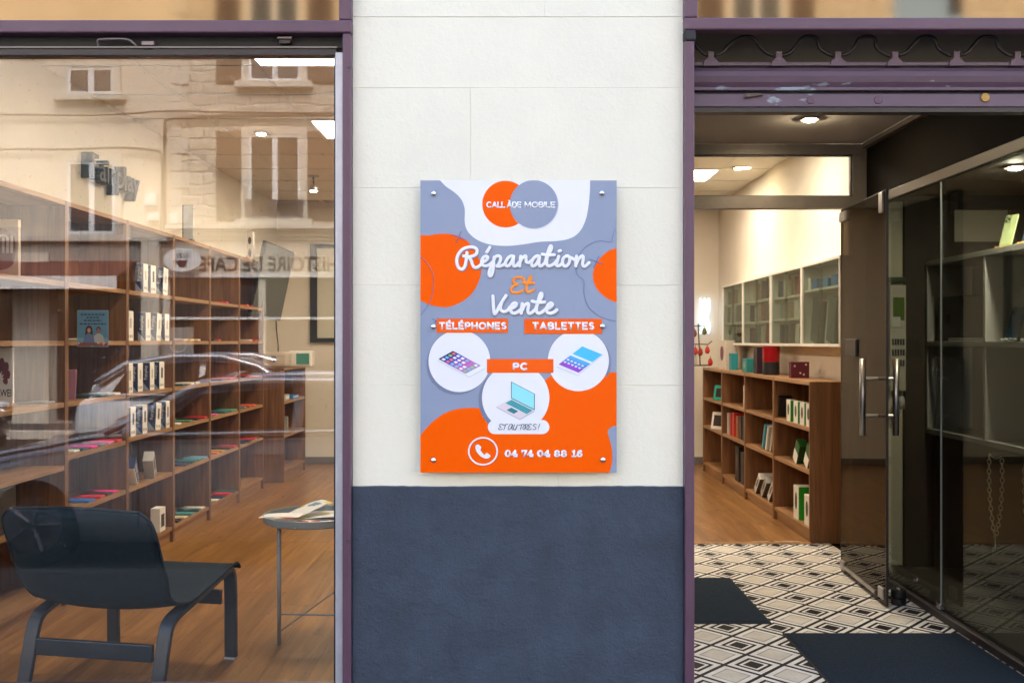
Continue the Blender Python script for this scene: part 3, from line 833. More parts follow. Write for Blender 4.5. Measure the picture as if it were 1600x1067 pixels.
MB().box(x0, x1, yg - .006, yg + .03, gz(103.5), gz(98.5)).build('bar_lip', M['purple_worn'], gr)
MB().box(x0, x1, yg + .004, yg + .03, gz(107), gz(103.8)).build('bar_groove', M['black_gap'], gr)
prof = [(yg + .03, gz(138)), (yg + .03, gz(107.3)), (yg - .004, gz(107.3)), (yg - .014, gz(114)), (yg - .017, gz(121)), (yg - .012, gz(130)), (yg - .002, gz(137)), (yg, gz(138))]
MB().prism(prof, 'x', x0, x1).build('bar_body', M['purple_worn'], gr, bevel=.002)
MB().box(x0, x1, yg - .016, yg + .03, gz(143.5), gz(138.3)).build('bar_rib', M['purple_worn'], gr, bevel=.002)
MB().box(x0, x1, yg + .002, yg + .03, gz(148), gz(143.8)).build('bar_groove', M['black_gap'], gr)
MB().box(x0, x1, yg - .012, yg + .03, gz(168.5), gz(148.3)).build('bar_plate', M['purple_worn'], gr, bevel=.002)
MB().box(x0, x1, yg - .006, yg + .04, gz(176), gz(168.8)).build('rubber_seal', M['dark_brown_metal'], gr)
MB().prism([(gx(1160), gz(156)), (gx(1190), gz(152)), (gx(1186), gz(148.5)), (gx(1164), gz(148.5))], 'y', yg - .022, yg - .0125).build('keeper', M['shutter_brown'], gr, bevel=.002)
MB().lathe([(.0001, .006), (.013, .005), (.016, 0)], 16, m=Matrix.Rotation(R(90), 4, 'X')).build('lock_plug', nm('old_brass', (.35, .22, .07), .45, .6), gr, loc=(gx(1536), yg - .0122, gz(154.5)))
for px in (1265, 1370): MB().lathe([(.0001, .003), (.012, .002), (.014, 0)], 14, m=Matrix.Rotation(R(90), 4, 'X')).build('rivet', M['purple'], gr, loc=(gx(px), yg - .0122, gz(158)))

# ------------------------------------------------------------------ floors, ceilings, inner walls
DOOR_Y = wy(5.67)
XP = 2.015
fl = tag(bpy.data.objects.new('floor', None), kind='structure'); C.objects.link(fl)
MB().box(-2.6, 0.54, 0.10, 7.6, -0.16, -0.0095).build('screed', M['floor_joint'], fl)
MB().box(0.541, 2.3, 3.345, 7.6, -0.16, -0.0095).build('screed', M['floor_joint'], fl)
pl_w, pl_l = 0.19, 1.28
base = MB().box(-pl_w / 2 + .0006, pl_w / 2 - .0006, -pl_l / 2 + .0006, pl_l / 2 - .0006, -0.009, 0.0).mesh('plank', M['plank'])
cols = int(4.7 / pl_w) + 1
for i in range(cols):
    xc = -2.5 + pl_w * (i + 0.5)
    ystart = 0.1 if xc < 0.52 else 3.36
    y = ystart; first = True
    while y < 7.5:
        ln = pl_l * (rnd.choice([.35, .55, .75, .95]) if first else 1.0); first = False
        ln = min(ln, 7.5 - y)
        o = link_mesh('plank', base, fl, (xc, y + ln / 2, rnd.uniform(-.0004, .0004)))
        o.scale = (1, ln / pl_l, 1)
        y += ln

ef_fl = tag(bpy.data.objects.new('entrance_floor', None), kind='structure'); C.objects.link(ef_fl)
MB().box(0.50, 2.03, 0.121, 3.343, -0.16, -0.0105).build('screed', M['cement_joint'], ef_fl)
tb = MB().box(-TILE / 2 + .0006, TILE / 2 - .0006, -TILE / 2 + .0006, TILE / 2 - .0006, -0.010, 0.0).mesh('tile', M['tile'])
for j in range(-4, 11):
    for i in range(-6, 3):
        x = 1.69 + i * 0.239; y = 0.918 + j * 0.261
        if x < 0.40 or x > 2.12 or y < 0.10 or y > 3.40: continue
        o = link_mesh('tile', tb, ef_fl, (x, y, rnd.uniform(-.0003, .0003)))
        o.scale = (0.239 / TILE, 0.261 / TILE, 1)
MB().box(0.54, 1.93, 3.30, 3.36, -0.008, 0.006).build('threshold_strip', M['wood_h'], ef_fl, bevel=.003)

struct('interior_wall', MB().box(-2.62, -2.5, 0.09, 7.5, -0.1, 2.95), M['plaster_int'])
struct('interior_wall', MB().box(-2.62, 2.4, 7.5, 7.62, -0.1, 2.95), M['plaster_int'])
struct('interior_wall', MB().box(2.2, 2.4, 2.66, 7.497, -0.1, 2.95), M['plaster_int'])
struct('wooden_lining', MB().box(2.180, 2.1985, 2.665, 3.318, 0.002, 2.05), M['wood_v'])
bbm = nm('skirting', (0.16, 0.14, 0.13), 0.5)
struct('skirting_board', MB().box(-2.49, 2.19, 7.485, 7.4985, 0.001, 0.075), bbm)
struct('skirting_board', MB().box(-2.4985, -2.485, 0.1, 7.48, 0.001, 0.075), bbm)
# wall over the recessed door, up to the shop ceiling
struct('bulkhead_wall', MB().box(0.54, 2.2, DOOR_Y + .045, DOOR_Y + 0.075, 2.44, 2.95), M['plaster_int'])
struct('bulkhead_wall', MB().box(0.505, 0.54, 0.37, DOOR_Y + .04, 2.40, 2.95), M['plaster_int'])
struct('bulkhead_wall', MB().box(-2.6, 0.50, 0.095, 0.12, 2.30, 2.95), M['plaster_int'])

cl = tag(bpy.data.objects.new('ceiling', None), kind='structure'); C.objects.link(cl)
CZ = 2.76; P = 0.63; TX, TY = -1.36, 1.57
MB().box(-2.5, 2.2, 0.12, 7.5, CZ + 0.03, CZ + 0.2).build('ceiling_void', M['black_gap'], cl)
ct = MB().box(-P / 2 + .011, P / 2 - .011, -P / 2 + .011, P / 2 - .011, 0.004, 0.014).mesh('ceiling_tile', M['ceiling_tile'])
grid = MB()
lit = [(c, r) for c in (0, 4) for r in (0, 3, 6)]
for i in range(-2, 7):
    for j in range(-3, 10):
        x = TX + P * (i + .5); y = TY + P * (j + .5)
        if x < -2.5 or x > 2.25 or y < 0.1 or y > 7.45: continue
        if x > 0.5 and y < DOOR_Y - .2: continue
        if (i, j) in lit: continue
        o = link_mesh('ceiling_tile', ct, cl, (x, y, CZ))
for i in range(-1, 7):
    x = TX + P * i
    if -2.5 < x < 2.2: grid.box(x - .012, x + .012, 0.12 if x < .5 else DOOR_Y + .08, 7.499, CZ, CZ + .003)
for j in range(-2, 10):
    y = TY + P * j
    if 0.13 < y < 7.45: grid.box(-2.499, 0.50 if y < DOOR_Y + .1 else 2.199, y - .012, y + .012, CZ - .0012, CZ + .0015)
grid.build('ceiling_grid', M['tbar'], cl)

def lbl_panel(c, r):
    side = 'left window side' if c == 0 else 'entrance side'
    return {0: 'square lit ceiling panel nearest the shop window on the %s', 3: 'second square lit ceiling panel from the street on the %s', 6: 'square lit ceiling panel farthest from the street on the %s'}[r] % side
for c, r in lit:
    x = TX + P * (c + .5); y = TY + P * (r + .5)
    if x > 0.5 and y < DOOR_Y: continue
    t = thing('ceiling_light', lbl_panel(c, r), 'ceiling light', (x, y, CZ), 0, 'square lit ceiling panels')
    mb = MB(); a = P / 2 - .013; b = a - .022
    mb.box(-a, a, -a, -b, -.006, .012).box(-a, a, b, a, -.006, .012).box(-a, -b, -b, b, -.006, .012).box(b, a, -b, b, -.006, .012)
    mb.build('frame', M['white'], t)
    MB().box(-b, b, -b, b, 0.0, 0.01).build('diffuser', M['panel_light'], t)

def spot(label, x, y, z, tilt=0.0, drop=0.0, bulb='spot_light'):
    t = thing('spotlight', label, 'spotlight', (x, y, z))
    MB().lathe([(.048, -.004), (.05, 0), (.05, .006)], 20, m=Matrix.Translation((0, 0, -.004))).build('ring', M['steel'], t, smooth=False)
    zz = -0.012
    if drop:
        MB().tube([(0, 0, -.005), (0, 0, -drop)], .008, 6).build('stem', M['black'], t)
        MB().lathe([(.014, .06), (.03, .05), (.038, 0), (.036, -.002)], 16).build('lamp_head', M['steel'], t, loc=(0, 0, -drop - .06), smooth=True)
        zz = -drop - .064
    MB().lathe([(.0001, -.004), (.022, -.003), (.030, 0)], 16).build('bulb', M[bulb], t, loc=(0, 0, zz))
    return t
spot('lit recessed spotlight in the entrance ceiling above the door', wx(1265, 4.99), wy(4.99), 2.416, bulb='entrance_bulb')
spot('small lit spotlight in the shop ceiling seen through the transom', 1.9, wy(8.37), CZ)
spot('lit recessed spotlight in the ceiling nearer the window', wx(408, 6.98), wy(6.98), CZ)
spot('lit spotlight hanging on a short stem from the ceiling over the bookcases', wx(490, 8.8), wy(8.8), CZ, drop=.07)
spot('lit spotlight inside the dim display room behind the side glass', 2.30, wy(4.55), 2.0995, bulb='display_bulb')

# ---- entrance recess: ceiling, side glass, door frame
struct('entrance_ceiling', MB().box(0.54, XP - .04, 0.14, DOOR_Y - .03, 2.4175, 2.45), M['plaster_ceiling'])
struct('bulkhead_wall', MB().box(0.54, XP + .03, 0.36, 0.39, 2.10, 2.4165), nm('bulkhead_brown', (0.34, 0.29, 0.22), 0.7, var=(4, .1)))

df = thing('door_frame', 'brown metal frame with a glass transom at the back of the recessed entrance', 'frame', (0, 0, 0))
y0, y1 = DOOR_Y - .03, DOOR_Y + .04
MB().box(0.56, 2.0095, y0, y1, 2.359, 2.4165).build('head', M['alu_brown'], df)
MB().box(0.56, 1.931, y0, y1, 2.054, 2.122).build('transom_bar', M['alu_brown'], df)
MB().box(1.9315, 2.0095, y0 + .002, y1, 0.001, 2.3585).build('post', M['alu_brown'], df)
MB().box(0.52, 0.5595, y0, y1, 0.001, 2.4165).build('post', M['alu_brown'], df)
MB().box(0.561, 1.931, DOOR_Y, DOOR_Y + .008, 2.1225, 2.3585).build('pane', M['clear_glass'], df)
mb = MB()
for (a, b, c, d) in ((0.561, 1.9305, 2.1225, 2.129), (0.561, 1.9305, 2.352, 2.3585), (1.924, 1.9305, 2.129, 2.352)):
    mb.box(a, b, y0 + .02, y1 - .02, c, d)
mb.build('gasket', M['black'], df)

sp = thing('glass_partition', 'tall grey glass partition along the right side of the entrance, under a dark fascia', 'partition', (0, 0, 0))
MB().box(XP + .002, XP + .035, 0.105, DOOR_Y + .06, 2.102, 2.4165).build('fascia', M['panel_dark'], sp)
MB().box(XP - .036, XP + .0015, 0.14, DOOR_Y - .031, 2.392, 2.4165).build('ceiling_trim', M['alu_brown'], sp)
MB().box(XP - .018, XP + .036, 0.105, DOOR_Y - .031, 2.050, 2.1015).build('top_rail', nm('rail_brown', (.085, .07, .055), .5, .2), sp, bevel=.004)
MB().box(XP - .022, XP + .03, 0.125, DOOR_Y - .031, 0.001, 0.045).build('bottom_rail', M['dark_brown_metal'], sp, bevel=.004)
MB().box(XP - .0245, XP - .0222, 0.125, DOOR_Y - .031, 0.036, 0.041).build('rail_edge', M['alu_brown'], sp)
yj = wy(4.66)
MB().box(XP - .004, XP + .004, yj + .004, DOOR_Y - .032, 0.0455, 2.0495).build('pane', M['side_glass'], sp)
MB().box(XP - .004, XP + .004, 0.13, yj - .004, 0.0455, 2.0495).build('pane', M['side_glass'], sp)
MB().box(XP - .008, XP - .0045, yj - .006, yj + .006, 0.046, 2.049).build('joint_strip', nm('grey_edge', (.32, .36, .37), .3, .4), sp)
MB().cbox((XP - .012, yj, .065), (.02, .05, .03)).build('clamp', M['chrome'], sp, bevel=.003)
MB().cbox((XP - .008, wy(4.95), .12), (.008, .05, .016)).build('clamp', M['chrome'], sp, bevel=.003)

lp = thing('glass_partition', 'glass partition along the left side of the entrance, hidden behind the cream pier', 'partition', (0, 0, 0))
MB().box(.505, .54, 0.37, DOOR_Y - .031, 2.05, 2.10).build('top_rail', M['alu_brown'], lp)
MB().box(.505, .54, 0.37, DOOR_Y - .031, 0.001, 0.05).build('bottom_rail', M['alu_brown'], lp)
MB().box(.518, .526, 0.37, DOOR_Y - .032, 0.0505, 2.0495).build('pane', M['dark_glass'], lp)
MB().box(.505, .539, 0.37, DOOR_Y - .031, 2.1005, 2.395).build('fascia', M['panel_dark'], lp)

# ---- the opened glass door
hx, hy = wx(1312.5, 5.67), DOOR_Y - .035
ex, ey = wx(1386, 4.855), wy(4.855)
dang = math.atan2(ey - hy, ex - hx)
dr = thing('glass_door', 'smoked glass entrance door standing open, with long steel bar handles', 'door', (hx, hy, 0), dang)
DL = math.hypot(ex - hx, ey - hy); z0d, z1d = 0.012, 2.038
MB().box(0, DL, -.005, .005, z0d, z1d).build('pane', M['smoked'], dr, bevel=.001)
e = MB(); e.box(-.004, .0, -.006, .006, z0d, z1d).box(DL, DL + .004, -.006, .006, z0d, z1d).box(0, DL, -.006, .006, z1d, z1d + .004).box(0, DL, -.006, .006, z0d - .004, z0d)
e.build('edge_band', M['black'], dr)
MB().cbox((.05, 0, 2.0), (.11, .034, .055)).build('hinge', M['steel'], dr, bevel=.003)
MB().cbox((.04, 0, .045), (.06, .03, .05)).build('hinge', M['steel'], dr, bevel=.003)
MB().cbox((DL - .06, 0, 1.985), (.055, .03, .10)).build('top_clamp', M['steel'], dr, bevel=.003)
MB().cbox((DL - .07, 0, .06), (.07, .026, .055)).build('bottom_lock', M['steel'], dr, bevel=.004)
MB().box(.03, DL - .16, -.012, .012, .03, .048).build('bottom_channel', M['steel'], dr)
MB().cbox((.21, 0, 1.265), (.20, .03, .095)).build('lock_box', M['black'], dr, bevel=.004)
for s in (-1, 1):
    hb = MB().tube([(DL - .12, s * .082, .83), (DL - .12, s * .082, 1.215)], .0155, 16).build('handle', M['steel'], dr, smooth=False)
    for p in hb.data.polygons: p.use_smooth = len(p.vertices) == 4
    for z in (.93, 1.115):
        MB().tube([(DL - .12, s * .006, z), (DL - .12, s * .082, z)], .008, 10).build('handle_post', M['steel'], hb)
ds = thing('door_stop', 'short black rubber door stop on the tiles beside the open door', 'door stop', (wx(1404, 4.93), wy(4.93), 0))
MB().lathe([(.034, 0), (.036, .004), (.036, .03), (.030, .034), (.036, .04), (.036, .07), (.032, .076)], 24).build('bumper', M['black'], ds, smooth=False)
MB().lathe([(.012, 0), (.012, .004), (.006, .006)], 12).build('screw', M['steel'], ds, loc=(0, 0, .0762))

for (a, b, c, d, lb) in ((0.45, 1.197, wy(4.585), wy(5.47), 'dark blue-black door mat lying nearer the open doorway'), (1.203, 1.985, wy(3.60), wy(4.43), 'dark blue-black door mat lying nearer the street beside the side glass')):
    t = thing('door_mat', lb, 'door mat', ((a + b) / 2, (c + d) / 2, 0.0005), 0, 'door mats on the patterned tiles')
    w, h = (b - a) / 2, (d - c) / 2
    MB().box(-w, w, -h, h, 0, .004).build('backing', M['rubber'], t)
    mb = MB(); n = 60                                       # pile as a slightly uneven sheet with a skirt
    vs = []
    for j in range(n + 1):
        for i in range(n + 1):
            edge = i in (0, n) or j in (0, n)
            vs.append((-w + .006 + (2 * w - .012) * i / n, -h + .006 + (2 * h - .012) * j / n, .0042 if edge else .0085 + rnd.uniform(-.001, .001)))
    fs = [(j * (n + 1) + i, j * (n + 1) + i + 1, (j + 1) * (n + 1) + i + 1, (j + 1) * (n + 1) + i) for j in range(n) for i in range(n)]
    mb.add(vs, fs).build('pile', M['mat'], t, smooth=True)

# ------------------------------------------------------------------ the advertising sign on the pier
m_('sign_grey', srgb(143, 156, 180), 0.2, spec=.4, var=(2, .015))
m_('sign_orange', srgb(255, 96, 0), 0.2, spec=.1)
m_('sign_banner', srgb(253, 100, 24), 0.32, spec=.1)
m_('sign_white', (0.84, 0.85, 0.88), 0.2)
m_('sign_shadow', srgb(128, 138, 160), 0.4)
m_('sign_amber', srgb(253, 142, 30), 0.32)
m_('sign_line', srgb(84, 106, 154), 0.4)
m_('ink', srgb(40, 62, 92), 0.4)
SP = 508.0
SCX = 810.2; SZ0 = CAM_Z + (533.5 - 738) / SP
SYF = -0.0315
sg = thing('advertising_sign', 'orange and grey phone repair sign held off the cream pier by six steel studs', 'sign', ((SCX - 800) / SP, SYF, SZ0))
sx = lambda px: (px - SCX) / SP
sz = lambda py: (738 - py) / SP
XL, XR, YT, YB = 657.0, 963.2, 282.5, 738.0
MB().box(sx(XL), sx(XR), 0.0, 0.004, 0.0, sz(YT)).build('board', M['sign_grey'], sg)
def za(p): return (640 + p[0] / 4.268, 270 + p[1] / 4.268)
def zb(p): return (640 + p[0] / 3.953, 490 + p[1] / 3.953)
def clampP(p): return (min(max(p[0], XL), XR), min(max(p[1], YT), YB))
def sheet(name, pts, mat, lvl, parent=None):
    """flat print: one polygon (photo coordinates of the sign face) a hair proud of the board"""
    pts = [clampP(p) for p in pts]
    out = []
    for p in pts:
        if not out or (abs(p[0] - out[-1][0]) + abs(p[1] - out[-1][1])) > 1e-4: out.append(p)
    n = len(out)
    ar = sum(out[i][0] * out[(i + 1) % n][1] - out[(i + 1) % n][0] * out[i][1] for i in range(n))
    if ar > 0: out = out[::-1]
    mb = MB(); mb.add([(sx(p[0]), -0.00025 * lvl, sz(p[1])) for p in out], [tuple(range(n))])
    me = mb.mesh(name, mat)
    bm = bmesh.new(); bm.from_mesh(me); bmesh.ops.triangulate(bm, faces=bm.faces[:]); bm.to_mesh(me); bm.free()
    return link_mesh(name, me, parent or sg)
def circ(cx, cyy, r, ry=None, n=56, a0=0, a1=360):
    return [(cx + r * math.cos(R(a0 + (a1 - a0) * i / n)), cyy + (ry or r) * math.sin(R(a0 + (a1 - a0) * i / n))) for i in range(n if a1 - a0 == 360 else n + 1)]
def curve(pts): return [(v[0], v[1]) for v in cr([Vector((p[0], p[1])) for p in pts], n=6)]
blob = curve([za(p) for p in [(203, 52), (245, 95), (300, 133), (345, 180), (368, 245), (368, 330), (388, 392), (445, 445), (530, 478), (640, 489), (750, 480), (870, 462), (1000, 455), (1085, 432), (1140, 385), (1175, 310), (1193, 220), (1201, 130), (1203, 52)]])
sheet('printed_shape', blob, M['sign_white'], 1)
lb_ = curve([za(p) for p in [(68, 416), (130, 418), (200, 408), (290, 412), (370, 445), (425, 505), (465, 580), (478, 650), (460, 730), (412, 810), (340, 865), (260, 895), (190, 893), (120, 875), (68, 848)]])
sheet('printed_shape', lb_, M['sign_orange'], 1)
rb_ = curve([za(p) for p in [(1380, 503), (1320, 525), (1262, 580), (1230, 640), (1222, 700), (1242, 765), (1285, 815), (1330, 846), (1380, 866)]])
sheet('printed_shape', rb_, M['sign_orange'], 1)
bt = [zb(p) for p in [(62, 985), (62, 757)]] + curve([zb(p) for p in [(66, 752), (98, 712), (150, 660), (225, 610), (305, 586), (380, 581), (470, 584)]]) + \
     curve([zb(p) for p in [(560, 560), (700, 500), (800, 440), (870, 385), (930, 368), (1000, 362)]]) + [zb((1285, 362)), zb((1285, 691))] + \
     curve([zb(p) for p in [(1279, 691), (1245, 699), (1224, 725), (1232, 768), (1246, 820), (1252, 880), (1246, 935), (1232, 985)]])
sheet('printed_shape', bt, M['sign_orange'], 1)
# striped crescents behind the round pictures
def stripes(name, col2):
    m, t, p = _mat(name)
    tc = t.nodes.new("ShaderNodeTexCoord"); w = t.nodes.new("ShaderNodeTexWave")
    mp = t.nodes.new("ShaderNodeMapping"); mp.inputs["Rotation"].default_value = (0, R(45), 0)
    w.inputs["Scale"].default_value = 95
    t.links.new(tc.outputs["Object"], mp.inputs[0]); t.links.new(mp.outputs[0], w.inputs[0])
    r = t.nodes.new("ShaderNodeValToRGB")
    r.color_ramp.elements[0].position = .45; r.color_ramp.elements[0].color = (*srgb(62, 76, 108), 1)
    r.color_ramp.elements[1].position = .55; r.color_ramp.elements[1].color = (*col2, 1)
    t.links.new(w.outputs[0], r.inputs[0]); t.links.new(r.outputs[0], p.inputs["Base Color"]); p.inputs["Roughness"].default_value = .4
    return m
M['stripe'] = stripes('striped_print', srgb(142, 155, 182))
c1, c2, c3 = zb((308, 293)), zb((1042, 290)), zb((655, 518))
sheet('printed_shape', circ(c1[0] - 4, c1[1] + 5, 47.5), M['stripe'], 2)
sheet('printed_shape', circ(c2[0] + 5, c2[1] + 3, 46, n=40, a0=-75, a1=30), M['stripe'], 2)
sheet('printed_shape', circ(c3[0] - 6, c3[1] + 4, 52, n=40, a0=120, a1=235), M['stripe'], 2)
sheet('round_picture', circ(c1[0], c1[1], 48.2), M['sign_white'], 3)
sheet('round_picture', circ(c2[0], c2[1], 47.6), M['sign_white'], 3)
sheet('round_picture', circ(c3[0], c3[1], 52.6), M['sign_white'], 3)
# pill under the laptop picture
pc = zb((673, 699)); hw, hh = 48, 11
pill = circ(pc[0] + hw - hh, pc[1], hh, n=16, a0=-90, a1=90) + circ(pc[0] - hw + hh, pc[1], hh, n=16, a0=90, a1=270)
sheet('printed_shape', pill, M['sign_white'], 4)
# logo
l1, l2 = za((640, 211)), za((828, 212))
sheet('logo_disc', circ(l1[0], l1[1], 36.4), M['sign_orange'], 2)
sheet('printed_shape', circ(l2[0] + .8, l2[1] + 1.0, 38), flat(205, 210, 222), 3)
sheet('logo_disc', circ(l2[0], l2[1], 37.6), M['sign_grey'], 4)
# banners
for a, b, c, d in ((168, 31, 607, 118), (708, 32, 1187, 125), (478, 280, 888, 365)):
    p, q = zb((a, b)), zb((c, d))
    sheet('banner', [p, (q[0], p[1]), q, (p[0], q[1])], M['sign_banner'], 6)

def sign_text(body, px0, px1, py0, py1, mat, lvl=8, **kw):
    return text(body, mat, (sx((px0 + px1) / 2), -0.00025 * lvl, sz((py0 + py1) / 2)), FRONT, sg, width=(px1 - px0) / SP, height=(py1 - py0) / SP, **kw)
# brush lettering: every letter is a centre line swept with a flattened round pen
def script(strokes, org, scale, r, mat, dx=0, dy=0, lvl=8, name='script_lettering'):
    mb = MB()
    for i, st in enumerate(strokes):
        pts = [(org[0] + x / scale + dx, org[1] + y / scale + dy) for x, y in st]
        P3 = [Vector((sx(x), -0.00025 * lvl - 0.00006 * (i % 5), sz(y))) for x, y in pts]
        P3 = cr(P3, n=6) if len(P3) > 2 else P3
        rr = r / SP
        t0 = (P3[0] - P3[1]).normalized(); t1 = (P3[-1] - P3[-2]).normalized()
        P3 = [P3[0] + t0 * rr * .85, P3[0] + t0 * rr * .5] + P3 + [P3[-1] + t1 * rr * .5, P3[-1] + t1 * rr * .85]
        rs = [rr * .45, rr * .85] + [rr] * (len(P3) - 4) + [rr * .85, rr * .45]
        mb.tube(P3, rs, 10, flat=((0, 1, 0), .045))
    return mb.build(name, mat, sg, smooth=True)
A_ = [
 [(395, 268), (388, 350), (377, 440), (355, 540), (320, 598), (275, 612), (222, 578), (188, 500), (185, 400), (222, 295), (300, 205), (400, 162), (500, 152), (580, 178), (606, 240), (580, 303), (500, 343), (420, 352), (325, 338)],
 [(432, 360), (480, 430), (510, 520), (545, 572), (592, 580), (650, 550), (715, 490)],
 [(722, 468), (790, 435), (828, 378), (795, 342), (738, 370), (700, 450), (716, 522), (775, 548), (855, 525), (930, 465)],
 [(872, 155), (808, 262)],
 [(962, 365), (950, 450), (945, 560), (928, 675), (900, 745), (868, 748), (856, 700), (872, 620), (910, 545), (955, 500)],
 [(945, 445), (985, 362), (1048, 337), (1092, 370), (1084, 450), (1040, 528), (1010, 548), (1080, 553), (1160, 518), (1205, 478)],
 [(1368, 347), (1308, 342), (1240, 392), (1198, 480), (1212, 540), (1265, 540), (1320, 468), (1368, 352), (1355, 460), (1372, 545), (1420, 540), (1482, 470)],
 [(1512, 345), (1492, 550)],
 [(1500, 460), (1552, 375), (1615, 337), (1622, 400), (1632, 460), (1677, 478), (1732, 440)],
]
o2 = 1466.7
B_ = [
 [(440, 347), (380, 342), (312, 392), (272, 480), (284, 540), (332, 543), (395, 468), (438, 352), (425, 460), (440, 545), (490, 540), (552, 478)],
 [(552, 486), (592, 330), (640, 182), (672, 128), (690, 162), (668, 232), (620, 305), (592, 400), (587, 490), (612, 543), (670, 540), (742, 500), (792, 438)],
 [(494, 300), (600, 320), (748, 314)],
 [(838, 345), (810, 440), (792, 520), (820, 548), (870, 525), (920, 478)],
 [(842, 240), (872, 228)],
 [(990, 342), (932, 392), (917, 480), (950, 543), (1008, 540), (1058, 470), (1064, 390), (1032, 342), (992, 342)],
 [(1056, 362), (1120, 388), (1172, 420)],
 [(1208, 342), (1196, 440), (1190, 548)],
 [(1194, 520), (1240, 420), (1298, 352), (1343, 347), (1344, 420), (1332, 500), (1352, 548), (1402, 543), (1468, 480)],
]
V_ = [
 [(185, 525), (196, 700), (214, 855), (242, 850), (330, 690), (438, 517)],
 [(350, 660), (332, 740), (350, 808), (410, 828), (470, 800), (512, 740)],
 [(530, 772), (608, 730), (638, 682), (608, 662), (556, 692), (522, 770), (546, 838), (600, 858), (670, 828), (742, 768)],
 [(750, 672), (736, 760), (730, 858)],
 [(740, 810), (800, 700), (860, 672), (870, 720), (856, 800), (880, 858), (940, 838), (1002, 778)],
 [(1002, 790), (1050, 640), (1095, 492), (1124, 482), (1120, 550), (1062, 640), (1022, 750), (1032, 838), (1080, 858), (1150, 820), (1204, 768)],
 [(938, 625), (1040, 650), (1182, 644)],
 [(1212, 782), (1290, 740), (1328, 692), (1300, 662), (1247, 692), (1212, 770), (1232, 838), (1290, 858), (1360, 838), (1414, 792)],
]
E_ = [
 [(785, 238), (770, 188), (700, 166), (612, 182), (577, 230), (602, 283), (668, 298), (592, 330), (537, 390), (552, 448), (620, 464), (700, 454), (763, 420)],
 [(832, 330), (880, 202), (914, 148), (924, 182), (890, 250), (842, 320), (827, 390), (850, 446), (908, 443), (972, 405)],
 [(765, 274), (980, 280)],
]
for dxy, mat, lv in (((1.3, 1.6), M['sign_shadow'], 6), ((0, 0), M['sign_white'], 9)):
    nmn = 'script_lettering' if lv == 9 else 'lettering_shadow'
    script(A_, (700, 375), 13.333, 2.55, mat, *dxy, lvl=lv, name=nmn)
    script(B_, (810, 375), 13.333, 2.55, mat, *dxy, lvl=lv, name=nmn)
    script(V_, (755, 420), 12.308, 2.65, mat, *dxy, lvl=lv, name=nmn)
script(E_, (755, 420), 12.308, 2.1, M['sign_amber'], lvl=9)
# "ET AUTRES!" in a thin slanted hand (photo zoom: 8 units to the pixel, from 725,640)
T_ = [
 [(488, 182), (458, 178), (440, 196), (462, 212), (437, 226), (432, 242), (450, 248), (478, 238)],
 [(486, 190), (548, 178)], [(520, 184), (505, 230), (496, 248)],
 [(606, 184), (580, 180), (560, 210), (552, 240), (568, 246), (590, 220), (608, 184), (598, 230), (606, 246)],
 [(632, 184), (616, 230), (622, 247), (646, 236), (662, 200), (668, 182), (656, 222), (640, 252)],
 [(682, 190), (752, 178)], [(722, 184), (704, 246)],
 [(752, 190), (736, 215), (742, 244)], [(772, 184), (756, 246)], [(748, 198), (776, 180), (800, 192), (788, 212), (768, 214), (782, 240), (800, 247)],
 [(846, 182), (820, 178), (804, 196), (824, 211), (800, 228), (800, 244), (822, 247), (842, 236)],
 [(906, 186), (884, 179), (866, 194), (884, 212), (900, 224), (888, 244), (862, 242)],
 [(946, 176), (930, 226)], [(926, 243), (924, 246)],
]
script(T_, (725, 640), 8.0, 0.52, M['ink'], lvl=8, name='thin_lettering')
